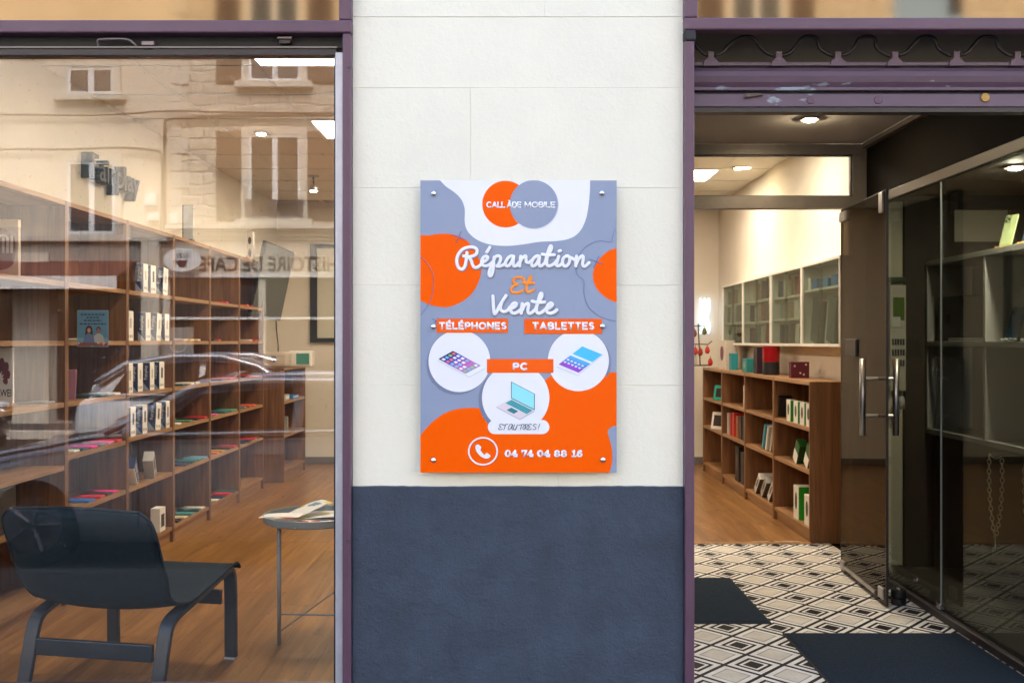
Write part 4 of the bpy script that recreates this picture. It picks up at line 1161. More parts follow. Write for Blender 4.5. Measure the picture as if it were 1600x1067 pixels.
# plain capitals and slab digits: centre lines on a unit cell swept with a flat pen
def arc(cx, cy_, rx, ry, a0, a1, n=12): return [(cx + rx * math.cos(R(a0 + (a1 - a0) * i / n)), cy_ + ry * math.sin(R(a0 + (a1 - a0) * i / n))) for i in range(n + 1)]
GL = {
 'A': (.95, [[(0, 0), (.475, 1), (.95, 0)], [(.2, .32), (.75, .32)]]),
 'B': (.75, [[(0, 0), (0, 1), (.42, 1)] + arc(.42, .76, .26, .24, 90, -90) + [(0, .52)], [(.4, .52)] + arc(.45, .26, .29, .26, 90, -90) + [(0, 0)]]),
 'C': (.9, [arc(.5, .5, .5, .5, 45, 315, 18)]),
 'D': (.85, [[(0, 0), (0, 1), (.35, 1)] + arc(.35, .5, .5, .5, 90, -90) + [(0, 0)]]),
 'E': (.65, [[(.65, 1), (0, 1), (0, 0), (.65, 0)], [(0, .5), (.55, .5)]]),
 'H': (.8, [[(0, 0), (0, 1)], [(.8, 0), (.8, 1)], [(0, .5), (.8, .5)]]),
 'I': (.02, [[(0, 0), (0, 1)]]),
 'L': (.6, [[(0, 1), (0, 0), (.6, 0)]]),
 'M': (1.05, [[(0, 0), (.08, 1), (.525, .2), (.97, 1), (1.05, 0)]]),
 'N': (.85, [[(0, 0), (0, 1), (.85, 0), (.85, 1)]]),
 'O': (1.0, [arc(.5, .5, .5, .5, 0, 360, 24)]),
 'P': (.7, [[(0, 0), (0, 1), (.4, 1)] + arc(.4, .72, .3, .28, 90, -90) + [(0, .44)]]),
 'S': (.65, [[(.6, .86)] + arc(.33, .75, .28, .25, 40, 270, 10)[1:-1] + arc(.33, .26, .30, .26, 80, -150, 12)]),
 'T': (.75, [[(0, 1), (.75, 1)], [(.375, 1), (.375, 0)]]),
 '0': (.9, [arc(.45, .5, .42, .5, 0, 360, 24), arc(.45, .5, .34, .5, 0, 360, 24)]),
 '1': (.6, [[(.08, .85), (.34, 1), (.34, 0)], [(.30, .9), (.30, 0)], [(.02, 0), (.62, 0)]]),
 '4': (1.0, [[(.62, 0), (.62, 1), (.0, .30), (.95, .30)], [(.66, 0), (.66, .9)], [(.40, 0), (.92, 0)]]),
 '6': (.85, [arc(.42, .30, .38, .30, 0, 360, 20), [(.05, .35), (.10, .65), (.30, .92), (.6, 1), (.74, .88)]]),
 '7': (.85, [[(.02, .72), (.02, 1), (.82, 1), (.36, 0)], [(.76, .96), (.40, 0)]]),
 '8': (.85, [arc(.42, .76, .32, .24, 0, 360, 20), arc(.42, .26, .39, .26, 0, 360, 20)]),
}
AC = {'\u00c9': ('E', (.22, 1.16), (.46, 1.36)), '\u00c0': ('A', (.62, 1.14), (.36, 1.34))}
def stroke_text(word, px0, px1, py0, py1, pen, mat, gap=.26, lvl=8, name='lettering'):
    """word between px0 and px1, capital height py0 (top) to py1 (base); one mesh per letter"""
    ws = [GL[AC[c][0] if c in AC else c][0] for c in word]
    tot = sum(ws) + gap * (len(word) - 1)
    kx = (px1 - px0 - 2 * pen) / tot; ky = (py1 - py0 - 2 * pen)
    x = 0
    for c, w in zip(word, ws):
        base = AC[c][0] if c in AC else c
        st = list(GL[base][1]) + ([list(AC[c][1:])] if c in AC else [])
        mb = MB()
        for k, path in enumerate(st):
            # mitre long corners by splitting the path at sharp turns
            pts = [Vector((sx(px0 + pen + (x + u) * kx), -0.00025 * lvl - .00004 * k, sz(py1 - pen - v * ky))) for u, v in path]
            for i in range(len(pts) - 1):
                a_, b_ = pts[i], pts[i + 1]; d_ = (b_ - a_)
                if d_.length < 1e-7: continue
                e_ = d_.normalized() * pen / SP * (.9 if len(path) < 7 else .25)
                o_ = Vector((0, -.00001 * i, 0))
                mb.tube([a_ - e_ + o_, b_ + e_ + o_], pen / SP, 8, flat=((0, 1, 0), .045))
        mb.build(name, mat, sg, smooth=True)
        x += w + gap
wm_ = M['sign_white']
stroke_text("CALL", 760, 789.5, 315.6, 325.4, 1.0, wm_)
stroke_text("\u00c0DE", 791.5, 814.5, 315.6, 325.4, 1.0, wm_)
stroke_text("MOBILE", 819, 867.5, 315.6, 325.4, 1.0, wm_)
stroke_text("T\u00c9L\u00c9PHONES", 686, 791.5, 503.2, 515.2, 1.45, wm_, .42)
stroke_text("TABLETTES", 831.5, 928.5, 503.2, 515.6, 1.5, wm_, .42)
stroke_text("PC", 801, 825, 566.3, 578.7, 1.75, wm_, .42)
for b_, p0_, p1_ in (("04", 788.2, 809.5), ("74", 814.5, 834), ("04", 838.6, 860.5), ("88", 865, 886.2), ("16", 892.5, 910.6)):
    stroke_text(b_, p0_, p1_, 702.4, 713.8, 1.4, wm_, .30, name='number_lettering')
# telephone symbol
pcx, pcy = 725 + 238 / 8, 640 + 517 / 8
MB().tube([(sx(pcx + 22.2 * math.cos(2 * PI * i / 48)), -0.002, sz(pcy + 21 * math.sin(2 * PI * i / 48))) for i in range(48)], 1.35 / SP, 8, closed=True, flat=((0, 1, 0), .15)).build('ring_print', M['sign_white'], sg, smooth=True)
hs = curve([(725 + x / 8, 640 + y / 8) for x, y in [(176, 428), (150, 440), (143, 470), (155, 515), (190, 560), (235, 595), (275, 607), (310, 600), (332, 578), (322, 560), (290, 538), (270, 545), (258, 558), (225, 530), (207, 495), (216, 470), (205, 450), (176, 428)]])
sheet('handset_print', hs[:-1], M['sign_white'], 8)
# pictures: quads in picture coordinates
def bil(q, u, v):
    return tuple((q[0][k] * (1 - u) + q[1][k] * u) * (1 - v) + (q[3][k] * (1 - u) + q[2][k] * u) * v for k in (0, 1))
def patch(q, u0, u1, v0, v1, mat, lvl, name='printed_shape'):
    return sheet(name, [bil(q, u0, v0), bil(q, u1, v0), bil(q, u1, v1), bil(q, u0, v1)], mat, lvl)
def zc(p): return (665 + p[0] / 8.893, 500 + p[1] / 8.893)
# phone: screen runs from upper left to lower right
body = [zc(p) for p in [(160, 548), (385, 420), (830, 660), (610, 785)]]
sheet('printed_shape', [(x, y + 1.4) for x, y in body], flat(205, 208, 216), 4)
sheet('printed_shape', body, flat(238, 240, 246), 5)
scr = [zc(p) for p in [(180, 540), (382, 427), (768, 632), (555, 745)]]
for i, c in enumerate([(30, 30, 90), (48, 52, 160), (84, 72, 180), (150, 84, 180), (196, 96, 180), (190, 120, 190), (160, 130, 190)]):
    patch(scr, 0, 1, i / 7, (i + 1) / 7, flat(*c), 6)
ic = [(250, 250, 255), (120, 210, 250), (245, 130, 200), (250, 120, 110), (150, 210, 120), (120, 200, 215), (240, 240, 250)]
icm = []
for r_ in range(6):
    for c_ in range(4):
        if r_ == 4 and c_ > 1: continue
        col = rnd.choice(ic if rnd.random() < .6 else [(248, 248, 255)])
        patch(scr, .08 + c_ * .23, .08 + c_ * .23 + .15, .06 + r_ * .16, .06 + r_ * .16 + .095, flat(*col), 7, 'app_icon')
def zd(p): return (745 + p[0] / 5.927, 500 + p[1] / 5.927)
tb_ = [zd(p) for p in [(968, 238), (1172, 312), (935, 508), (738, 428)]]
sheet('printed_shape', [(x, y + 1.2) for x, y in tb_], flat(200, 205, 214), 4)
sheet('printed_shape', tb_, flat(236, 238, 246), 5)
ts = [zd(p) for p in [(976, 243), (1162, 319), (942, 488), (757, 410)]]
for a, b, c in ((0, .42, (70, 196, 240)), (.42, .5, (235, 240, 248)), (.5, .62, (72, 176, 232)), (.62, .8, (88, 140, 220)), (.8, 1, (150, 70, 205))):
    patch(ts, 0, 1, a, b, flat(*c), 6)
for i in range(5):
    patch(ts, .06 + i * .18, .06 + i * .18 + .1, .66, .72, flat(225, 235, 250), 7, 'app_icon')
    patch(ts, .06 + i * .18, .06 + i * .18 + .1, .79, .85, flat(225, 235, 250), 7, 'app_icon')
lid = [zd(p) for p in [(317, 567), (538, 682), (536, 834), (317, 724)]]
sheet('printed_shape', lid, flat(38, 104, 118), 5)
patch(lid, .03, .97, .03, .95, flat(150, 232, 240), 6)
kb = [zd(p) for p in [(317, 728), (536, 838), (398, 917), (178, 800)]]
sheet('printed_shape', [(x, y + 1.1) for x, y in kb], flat(170, 172, 184), 4)
sheet('printed_shape', kb, flat(226, 214, 220), 5)
patch(kb, .05, .95, .04, .46, flat(90, 196, 200), 6)
for r_ in range(4):
    for c_ in range(11):
        patch(kb, .065 + c_ * .08, .065 + c_ * .08 + .062, .07 + r_ * .095, .07 + r_ * .095 + .065, flat(34, 128, 142), 7, 'key_print')
patch(kb, .36, .66, .55, .86, flat(34, 128, 142), 6)
# thin decorative lines and crosses
def lines(name, paths, r=0.42, m='sign_line'):
    for p in paths: MB().tube([(sx(x), -0.0012, sz(y)) for x, y in curve(p)], r / SP, 6, flat=((0, 1, 0), .2)).build(name, M[m], sg, smooth=True)
lines('line_print', [[za(p) for p in [(1372, 372), (1352, 425), (1340, 463), (1260, 455), (1180, 490), (1125, 560), (1108, 645), (1125, 690), (1162, 722), (1162, 800), (1190, 890), (1260, 955), (1330, 980), (1372, 986)]],
                    [za(p) for p in [(76, 560), (115, 600), (152, 660), (162, 740), (150, 820), (115, 895), (76, 948)]]])
lines('cross_print', [[za((345, 392)), za((310, 470))], [za((282, 415)), za((372, 448))], [za((1262, 556)), za((1226, 636))], [za((1198, 576)), za((1288, 610))], [za((150, 972)), za((182, 990))], [za((192, 965)), za((170, 1002))]], .7)
# studs
stud = None
for px, py in ((677.5, 303), (940.2, 302.5), (677.2, 510.5), (941, 510), (677.5, 718.5), (942, 718)):
    if stud is None:
        stud = MB().lathe([(.0001, .0075), (.004, .0068), (.0075, .0045), (.0092, .001), (.0092, -.001)], 20, m=Matrix.Rotation(R(90), 4, 'X')).build('stud', M['chrome'], sg, loc=(sx(px), -.0005, sz(py)), smooth=True)
        post = MB().lathe([(.006, 0), (.006, .0275)], 12, m=Matrix.Rotation(R(-90), 4, 'X')).build('spacer', M['steel'], stud, loc=(0, .0045, 0))
    else: dup(stud, None, (sx(px), -.0005, sz(py)), parent=sg)

# ------------------------------------------------------------------ lounge chair
m_('mesh_fabric', (0.007, 0.019, 0.028), 0.85, var=(30, .3), bump=(700, .8, .002), spec=.3)
_m = M['mesh_fabric']; _t = _m.node_tree; _p = _t.nodes["Principled BSDF"]
_tr = _t.nodes.new("ShaderNodeBsdfTransparent"); _mx = _t.nodes.new("ShaderNodeMixShader")
_tc = _t.nodes.new("ShaderNodeTexCoord"); _v = _t.nodes.new("ShaderNodeTexVoronoi"); _v.inputs["Scale"].default_value = 260
_r = _t.nodes.new("ShaderNodeMapRange"); _r.inputs["From Min"].default_value = .25; _r.inputs["From Max"].default_value = .05; _r.inputs["To Max"].default_value = .75
_t.links.new(_tc.outputs["Object"], _v.inputs[0]); _t.links.new(_v.outputs["Distance"], _r.inputs[0])
_t.links.new(_r.outputs[0], _mx.inputs[0]); _t.links.new(_p.outputs[0], _mx.inputs[1]); _t.links.new(_tr.outputs[0], _mx.inputs[2])
_t.links.new(_mx.outputs[0], _t.nodes["Material Output"].inputs[0])
m_('dark_lacquer', (0.028, 0.034, 0.042), 0.38, var=(12, .15))
ch = thing('lounge_chair', 'low black lounge chair with a mesh sling seat seen from behind through the shop window', 'chair', (-1.80, wy(3.70), 0.0), R(-11))
CWD = 0.585
def band(path, x0, x1, th):
    """bent laminate: a strip of thickness th following path in the (y,z) plane"""
    P = cr([Vector((0, a, b)) for a, b in path], n=5); mb = MB(); n = len(P)
    for i, p in enumerate(P):
        t = (P[min(i + 1, n - 1)] - P[max(i - 1, 0)]).normalized(); nn = Vector((0, -t.z, t.y)) * th / 2
        for x in (x0, x1):
            mb.v += [(x, p.y + nn.y, p.z + nn.z), (x, p.y - nn.y, p.z - nn.z)]
    for i in range(n - 1):
        a = i * 4; b = a + 4
        mb.f += [(a, b, b + 2, a + 2), (a + 1, a + 3, b + 3, b + 1), (a, a + 1, b + 1, b), (a + 2, b + 2, b + 3, a + 3)]
    mb.f += [(0, 2, 3, 1), ((n - 1) * 4, (n - 1) * 4 + 1, (n - 1) * 4 + 3, (n - 1) * 4 + 2)]
    return mb
path = [(.508, .006), (.507, .12), (.505, .27), (.495, .345), (.466, .376), (.42, .367), (.32, .346), (.18, .318), (.075, .298), (.028, .280), (.002, .248), (-.022, .17), (-.045, .085), (-.068, .006)]
for x in (0.0, CWD - .052):
    band(path, x, x + .052, .021).build('side_frame', M['dark_lacquer'], ch, bevel=.004)
    MB().box(x + .004, x + .048, .490, .520, 0.0005, .0055).build('foot_pad', M['white'], ch)
MB().box(.059, CWD - .059, -.036, -.016, .150, .212).build('rear_stretcher', M['dark_lacquer'], ch, bevel=.004)
MB().box(.059, CWD - .059, .480, .500, .225, .285).build('front_stretcher', M['dark_lacquer'], ch, bevel=.004)
prof = cr([Vector((0, a, b)) for a, b in [(-.165, .705), (-.150, .66), (-.105, .56), (-.055, .45), (-.01, .375), (.05, .342), (.14, .335), (.28, .358), (.42, .388), (.495, .394), (.522, .372)]], n=5)
mb = MB(); n = len(prof); mm = 18
for i, p in enumerate(prof):
    s = i / (n - 1)
    hw = .297
    if s < .16: hw = .297 - .045 * (1 - s / .16) ** 2.2          # rounded top corners
    if .30 < s < .55: hw = .297 - .012 * math.sin((s - .3) / .25 * PI)
    for j in range(mm + 1):
        u = j / mm * 2 - 1
        sag = -.028 * (1 - u * u) * math.sin(min(1, max(0, (s - .05) / .9)) * PI)
        back = -.02 * (1 - u * u) * (1 - s) * math.sin(min(1, s / .5) * PI)
        tp = -.012 * (1 - u * u) if s < .02 else 0
        curl = .02 * abs(u) ** 6 * (1 - s)
        mb.v.append((CWD / 2 + u * hw, p.y + back + curl, p.z + sag + tp * -1 + .0))
for i in range(n - 1):
    for j in range(mm):
        a = i * (mm + 1) + j; mb.f.append((a, a + 1, a + mm + 2, a + mm + 1))
so = mb.build('seat_sling', M['mesh_fabric'], ch, smooth=True)
s_ = so.modifiers.new('thick', 'SOLIDIFY'); s_.thickness = .004
V = mb.v
edge = [V[i * (mm + 1)] for i in range(n)][::-1] + [V[j] for j in range(1, mm)] + [V[i * (mm + 1) + mm] for i in range(n)]
MB().tube(edge, .0065, 6).build('edge_piping', M['mesh_fabric'], so, smooth=True)

# ------------------------------------------------------------------ tray table with magazines
m_('grey_metal', (0.30, 0.34, 0.355), 0.45, .2)
tt = thing('side_table', 'small round grey metal tray table at the right edge of the shop window', 'table', (-.868, wy(4.40), 0))
MB().lathe([(.19, .508), (.215, .509), (.224, .514), (.227, .540), (.2275, .542), (.2215, .542), (.220, .518), (.21, .514), (.0001, .514)], 48).build('tray', M['grey_metal'], tt, smooth=False)
lpos = []
for a in (65, 225, 325):
    x, y = .185 * math.cos(R(a)), .185 * math.sin(R(a)); lpos.append((x, y))
    MB().tube([(x, y, .0), (x, y, .5075)], .0085, 10).build('leg', M['grey_metal'], tt, smooth=True)
for i, j, za_, zb_ in ((1, 0, .06, .17), (1, 2, .13, .12)):
    (ax, ay), (bx, by) = lpos[i], lpos[j]
    MB().tube([(ax * .95, ay * .95, za_), (bx * .95, by * .95, zb_)], .004, 6).build('brace', M['grey_metal'], tt)

def print_mat(name, cols, scale=18):
    m, t, p = _mat(name)
    tc = t.nodes.new("ShaderNodeTexCoord"); v = t.nodes.new("ShaderNodeTexVoronoi"); v.distance = 'CHEBYCHEV'
    v.inputs["Scale"].default_value = scale
    t.links.new(tc.outputs["Object"], v.inputs[0])
    sc = t.nodes.new("ShaderNodeSeparateColor"); t.links.new(v.outputs["Color"], sc.inputs[0])
    r = t.nodes.new("ShaderNodeValToRGB"); r.color_ramp.interpolation = 'CONSTANT'
    els = r.color_ramp.elements
    els[0].color = (*cols[0], 1); els[1].position = .45; els[1].color = (*cols[1], 1)
    for i, c in enumerate(cols[2:]):
        e = els.new(.6 + .12 * i); e.color = (*c, 1)
    t.links.new(sc.outputs[0], r.inputs[0]); t.links.new(r.outputs[0], p.inputs["Base Color"]); p.inputs["Roughness"].default_value = .35
    return m
wht = (.78, .77, .74)
M['print_a'] = print_mat('magazine_print_blue', [wht, srgb(120, 150, 190), srgb(40, 60, 110), srgb(200, 120, 60)], 16)
M['print_b'] = print_mat('magazine_print_pale', [wht, (.7, .7, .66), srgb(90, 140, 160), srgb(210, 200, 90)], 22)
M['print_c'] = print_mat('magazine_print_warm', [wht, srgb(190, 150, 120), srgb(60, 60, 70), srgb(180, 60, 40)], 14)
def sheet3(name, label, cat, loc, rz, w, h, mat, curl=0.0, lift=0.0, thick=.003):
    t = thing(name, label, cat, loc, rz)
    mb = MB(); nx = 8; top = []; bot = []
    for j in range(2):
        for i in range(nx + 1):
            u = i / nx
            z = lift * u + curl * math.sin(u * PI)
            mb.v.append((-w / 2 + w * u, -h / 2 + h * j, z + thick))
    for i in range(nx): mb.f.append((i, i + 1, nx + 2 + i, nx + 1 + i))
    o = mb.build('cover', mat, t)
    mb2 = MB(); mb2.v = [(x, y, z - .0004) for x, y, z in mb.v]; mb2.f = list(mb.f)
    pg = mb2.build('pages', M['white_card'], t)
    md = pg.modifiers.new('thick', 'SOLIDIFY'); md.thickness = thick - .0006; md.offset = -1
    return t
tz = .5148
sheet3('magazine', 'blue and white magazine lying lowest on the round tray', 'magazine', (-.85, wy(4.29), tz), R(25), .21, .15, M['print_a'], .003, 0, .004)
sheet3('magazine', 'magazine with warm pictures lying at the left of the round tray', 'magazine', (-.955, wy(4.38), tz + .0045), R(-18), .20, .14, M['print_c'], .003, .0, .003)
sheet3('magazine', 'pale glossy magazine overlapping the others on the round tray', 'magazine', (-.83, wy(4.43), tz + .010), R(10), .21, .16, M['print_b'], .004, .006, .002)
sheet3('leaflet', 'white leaflet with coloured dots standing up from the pile on the tray', 'leaflet', (-.90, wy(4.44), tz + .016), R(38), .17, .12, M['print_b'], .006, .05, .0010)
sheet3('leaflet', 'thin grey leaflet jutting over the left rim of the tray', 'leaflet', (-1.0, wy(4.33), tz + .0245), R(-8), .18, .10, M['white_card'], .004, .006, .0012)

# ------------------------------------------------------------------ bookcases on the left wall
ZS = [0.10, 0.455, 0.745, 1.0, 1.303, 1.595]
TH = 0.024
def bookcase(label, x, y, length, sgn, height, shelves, depth=.28, group=None, plinth=True):
    """open bookcase; its front lies at x, it runs from y to y+length and reaches back by depth on side sgn"""
    t = thing('bookcase', label, 'bookcase', (x, y, 0), 0, group)
    X = lambda a, b: (min(a * sgn, b * sgn), max(a * sgn, b * sgn))
    a, b = X(0, depth)
    for ya in (.0005, length - .0185):
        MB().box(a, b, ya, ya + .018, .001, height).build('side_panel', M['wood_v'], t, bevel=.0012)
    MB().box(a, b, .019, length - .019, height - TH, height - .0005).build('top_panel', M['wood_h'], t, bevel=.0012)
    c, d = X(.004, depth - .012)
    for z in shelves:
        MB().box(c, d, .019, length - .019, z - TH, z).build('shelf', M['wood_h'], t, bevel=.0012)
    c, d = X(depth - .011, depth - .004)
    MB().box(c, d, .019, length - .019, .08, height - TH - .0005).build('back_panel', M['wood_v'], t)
    if plinth:
        c, d = X(.02, .036)
        MB().box(c, d, .019, length - .019, .002, shelves[0] - TH - .0005).build('plinth', M['wood_h'], t)
    return t
LX = -2.20
BAY = ['bookcase at the left edge', 'bookcase with the poster', 'bookcase with navy boxes', 'fourth bookcase along', 'fifth bookcase along', 'farthest tall bookcase']
BLAB = ['tall oak bookcase nearest the window, partly cut by the left edge', 'tall oak bookcase with a blue poster and pink phone cases', 'tall oak bookcase holding rows of navy and white boxes', 'tall oak bookcase just beyond the navy and white boxes', 'tall oak bookcase second from the far end', 'tall oak bookcase at the far end beside the television']
def by(k): return wy(4.14) + .78 * k
for k in range(-1, 6):
    if k < 0: continue
    zs = list(ZS)
    if k == 0: zs[2] = .69
    if k == 1: zs[2] = .735
    bookcase(BLAB[k], LX, by(k), .78, -1, 1.994, zs, group='tall oak bookcases along the left wall')
bookcase('low oak bookcase standing beyond the tall ones at the back of the shop', -2.10, wy(9.17), .95, -1, 1.055, [.10, .43, .745], depth=.36)

SHN = {.10: 'bottom shelf', .455: 'second shelf up', .745: 'third shelf up', .735: 'third shelf up', .69: 'third shelf up', 1.0: 'fourth shelf up', 1.303: 'second highest shelf', 1.595: 'top shelf'}
COL = {'hot pink': (236, 20, 140), 'pink': (228, 110, 160), 'red': (214, 30, 52), 'black': (26, 26, 30), 'blue': (44, 120, 200), 'teal': (70, 150, 150), 'dark teal': (36, 86, 92), 'navy': (34, 48, 84), 'white': (222, 218, 206), 'yellow': (230, 196, 60), 'green': (90, 150, 110), 'grey green': (130, 146, 140), 'orange': (226, 110, 50), 'ochre': (196, 150, 60), 'cream': (214, 200, 170), 'grey': (120, 120, 124), 'mauve': (150, 96, 116), 'magenta': (190, 24, 96), 'sky blue': (110, 170, 210)}
case_mesh = {}
def flat_case(k, z, px, cname, note='', sx_=.155, sy_=.078, sz_=.013):
    d = 3422.0 / (800 - px)
    y = min(max(wy(d), by(k) + .07), by(k + 1) - .06)
    t = thing('phone_case', '%s phone case flat on the %s of the %s%s' % (cname, SHN[z], BAY[k], note), 'phone case', (LX - .012 - sx_ / 2, y, z + .0006), rnd.uniform(-.08, .08))
    key = (cname, sx_, sy_, sz_)
    if key not in case_mesh:
        mt = flat(*COL[cname], .4)
        case_mesh[key] = MB().box(-sx_ / 2, sx_ / 2, -sy_ / 2, sy_ / 2, 0, sz_).mesh('sleeve', mt), MB().box(-sx_ / 2 + .01, -sx_ / 2 + .04, -.026, .004, sz_, sz_ + .0015).mesh('lens_frame', M['black'])
    a = link_mesh('sleeve', case_mesh[key][0], t)
    bv = a.modifiers.new('bevel', 'BEVEL'); bv.width = .005; bv.segments = 2
    link_mesh('lens_frame', case_mesh[key][1], t)
    return t
def lean_case(k, z, px, cname, tilt, h=.16, note='', back=.10):
    d = 3422.0 / (800 - px)
    t = thing('phone_case', '%s phone case leaning on the %s of the %s%s' % (cname, SHN[z], BAY[k], note), 'phone case', (LX - back, wy(d), z + .004))
    o = MB().box(-.038, .038, -.006, .006, 0, h).build('sleeve', flat(*COL[cname], .4), t, rot=(R(tilt), 0, R(14)), bevel=.004)
    MB().box(-.03, .0, -.0085, -.0062, h - .05, h - .012).build('lens_frame', M['black'], o)
    return t
for k, z, items in (
    (1, .455, (('hot pink', 184), ('black', 176), ('red', 164), ('blue', 148))),
    (1, .735, (('red', 191), ('pink', 178), ('grey', 166), ('hot pink', 152), ('dark teal', 138), ('white', 124))),
    (1, 1.0, (('white', 188), ('grey green', 178), ('dark teal', 166), ('black', 150))),
    (1, 1.303, (('white', 140),)),
    (3, 1.303, (('white', 314), ('yellow', 304), ('cream', 294))),
    (3, 1.0, (('cream', 313), ('white', 304), ('dark teal', 292))),
    (3, .745, (('red', 325), ('black', 314), ('green', 302), ('white', 284))),
    (3, .455, (('sky blue', 325), ('teal', 316), ('dark teal', 306), ('navy', 296))),
    (3, .10, (('white', 321), ('dark teal', 315), ('teal', 305), ('cream', 294), ('black', 284))),
    (4, 1.595, (('red', 358),)),
    (4, 1.303, (('red', 346), ('black', 340))),
    (4, 1.0, (('red', 372), ('orange', 365), ('navy', 350))),
    (4, .745, (('green', 374), ('teal', 366), ('dark teal', 356), ('pink', 342))),
    (4, .455, (('red', 372), ('black', 363), ('ochre', 352), ('orange', 343))),
    (4, .10, (('dark teal', 370), ('red', 362), ('navy', 353), ('white', 343))),
    (5, 1.595, (('red', 398), ('orange', 390))),
    (5, 1.303, (('red', 404), ('white', 395))),
    (5, 1.0, (('red', 395), ('black', 386))),
    (5, .745, (('orange', 401), ('red', 394), ('teal', 386))),
    (5, .455, (('red', 402), ('black', 394), ('navy', 386))),
):
    for c, px in items: flat_case(k, z, px, c)
lean_case(1, .455, 122, 'mauve', -18, .17, back=.14)
lean_case(1, .735, 120, 'magenta', -14, .165)
lean_case(1, 1.0, 117, 'black', -12, .165, back=.14)
lean_case(1, 1.0, 124, 'mauve', -14, .155, back=.06)
lean_case(1, 1.303, 117, 'grey', -10, .165)

# ---- navy and white phone boxes: one built with its printing, the others copied from it
navy_print = flat(18, 44, 92, .4); pale_print = flat(150, 165, 185, .4)
rows = ((1.595, (234, 246, 264)), (1.303, (211, 238, 254, 267)), (1.0, (208, 226, 244, 259)), (.745, (215, 233, 253, 268)))
pictured = {(1.595, 1), (1.0, 3), (.745, 0), (.745, 1), (.745, 2), (.745, 3)}
ordn = ['first', 'second', 'third', 'fourth']
protos = {}
def phone_box(label, loc, rot, pic):
    if pic in protos: return dup(protos[pic], label, loc, rot)
    bx = thing('phone_box', label, 'box', loc, 0, 'navy and white phone boxes'); bx.rotation_euler = rot; protos[pic] = bx
    MB().box(-.024, .024, -.0405, .0405, 0, .172).build('carton', M['white_card'], bx, bevel=.0012)
    MB().add([(-.0236, -.0411, .001), (.0236, -.0411, .001), (.0236, -.0411, .171), (-.0236, -.0411, .171)], [(0, 1, 2, 3)]).build('side_print', navy_print, bx)
    MB().add([(-.0236, -.0414, .002), (.020, -.0414, .002), (-.0236, -.0414, .055)], [(0, 1, 2)]).build('corner_print', pale_print, bx)
    text('Fairplay', M['white'], (0, -.0415, .110), FRONT @ Matrix.Rotation(R(90), 4, 'Z'), bx, width=.085)
    if pic:
        MB().prism([(v[0], v[1]) for v in cr([Vector(p) for p in [(-.010, .07), (.010, .07), (.013, .08), (.013, .125), (.010, .135), (-.010, .135), (-.013, .125), (-.013, .08)]], True, 2)], 'x', .0241, .0249).build('phone_picture', M['black'], bx)
    else:
        MB().box(.0241, .0247, -.012, .012, .075, .13).build('faint_print', flat(176, 168, 152), bx)
    for j in range(3): MB().box(.0241, .0247, -.03 + j * .022, -.02 + j * .022, .018, .034).build('small_print', flat(120, 112, 100), bx)
    return bx
for z, pxs in rows:
    for i, px in enumerate(pxs):
        y = max(wy(3422.0 / (800 - px)) - .04, by(2) + .062)
        lab = 'navy sided white phone box, %s from the left on the %s' % (ordn[i], SHN[z])
        rot = (R(-6) if (z, i) in ((1.595, 2), (1.303, 2), (.745, 2)) else 0, 0, rnd.uniform(-.05, .05))
        phone_box(lab, (LX - .034, y, z + .001), rot, (z, i) in pictured)
fb = thing('phone_box', 'navy box with large white lettering leaning on the second shelf up below the rows', 'box', (LX - .05, wy(5.85), .460))
c = MB().box(-.024, .024, -.045, .045, 0, .175).build('carton', navy_print, fb, rot=(R(42), 0, R(10)), loc=(0, .09, 0), bevel=.0012)
text('Fairplay', M['white'], (.0246, 0, .085), EAST @ Matrix.Rotation(R(90), 4, 'Z'), c, width=.15)
MB().box(-.0241, .0241, -.0452, -.036, .0005, .1745).build('edge_print', M['white_card'], c)
gb = thing('phone_box', 'pale grey box with a black phone picture leaning against the lettered navy box', 'box', (LX - .045, wy(6.10), .462))
c = MB().box(-.03, .03, -.042, .042, 0, .175).build('carton', nm('grey_card', (.42, .41, .38), .5, var=(12, .05)), gb, rot=(R(38), 0, R(12)), loc=(0, .09, 0), bevel=.0012)
MB().box(.0302, .0308, -.02, .022, .06, .15).build('phone_picture', M['black'], c)
MB().box(.0302, .0308, -.015, .012, .015, .032).build('small_print', M['black'], c)
wb = thing('phone_box', 'white carton standing on the bottom shelf of the bookcase with the navy boxes', 'box', (LX - .04, wy(6.30), .101))
MB().box(-.03, .03, -.05, .05, 0, .15).build('carton', M['white_card'], wb, bevel=.0015)
MB().box(.0302, .0306, -.03, .03, .03, .11).build('phone_picture', M['black'], wb)
bbx = thing('storage_box', 'black box at the left edge on the second shelf up', 'box', (LX - .12, wy(4.34), .4565))
MB().box(-.1, .1, -.08, .12, 0, .20).build('carton', M['black'], bbx, bevel=.006)
MB().box(-.102, .102, -.082, .122, .201, .225).build('lid', M['black'], bbx, bevel=.004)
ts_ = flat_case  # further stock on the nearest bookcase
flat_case(0, 1.0, 85, 'grey'); flat_case(0, .455, 60, 'black')

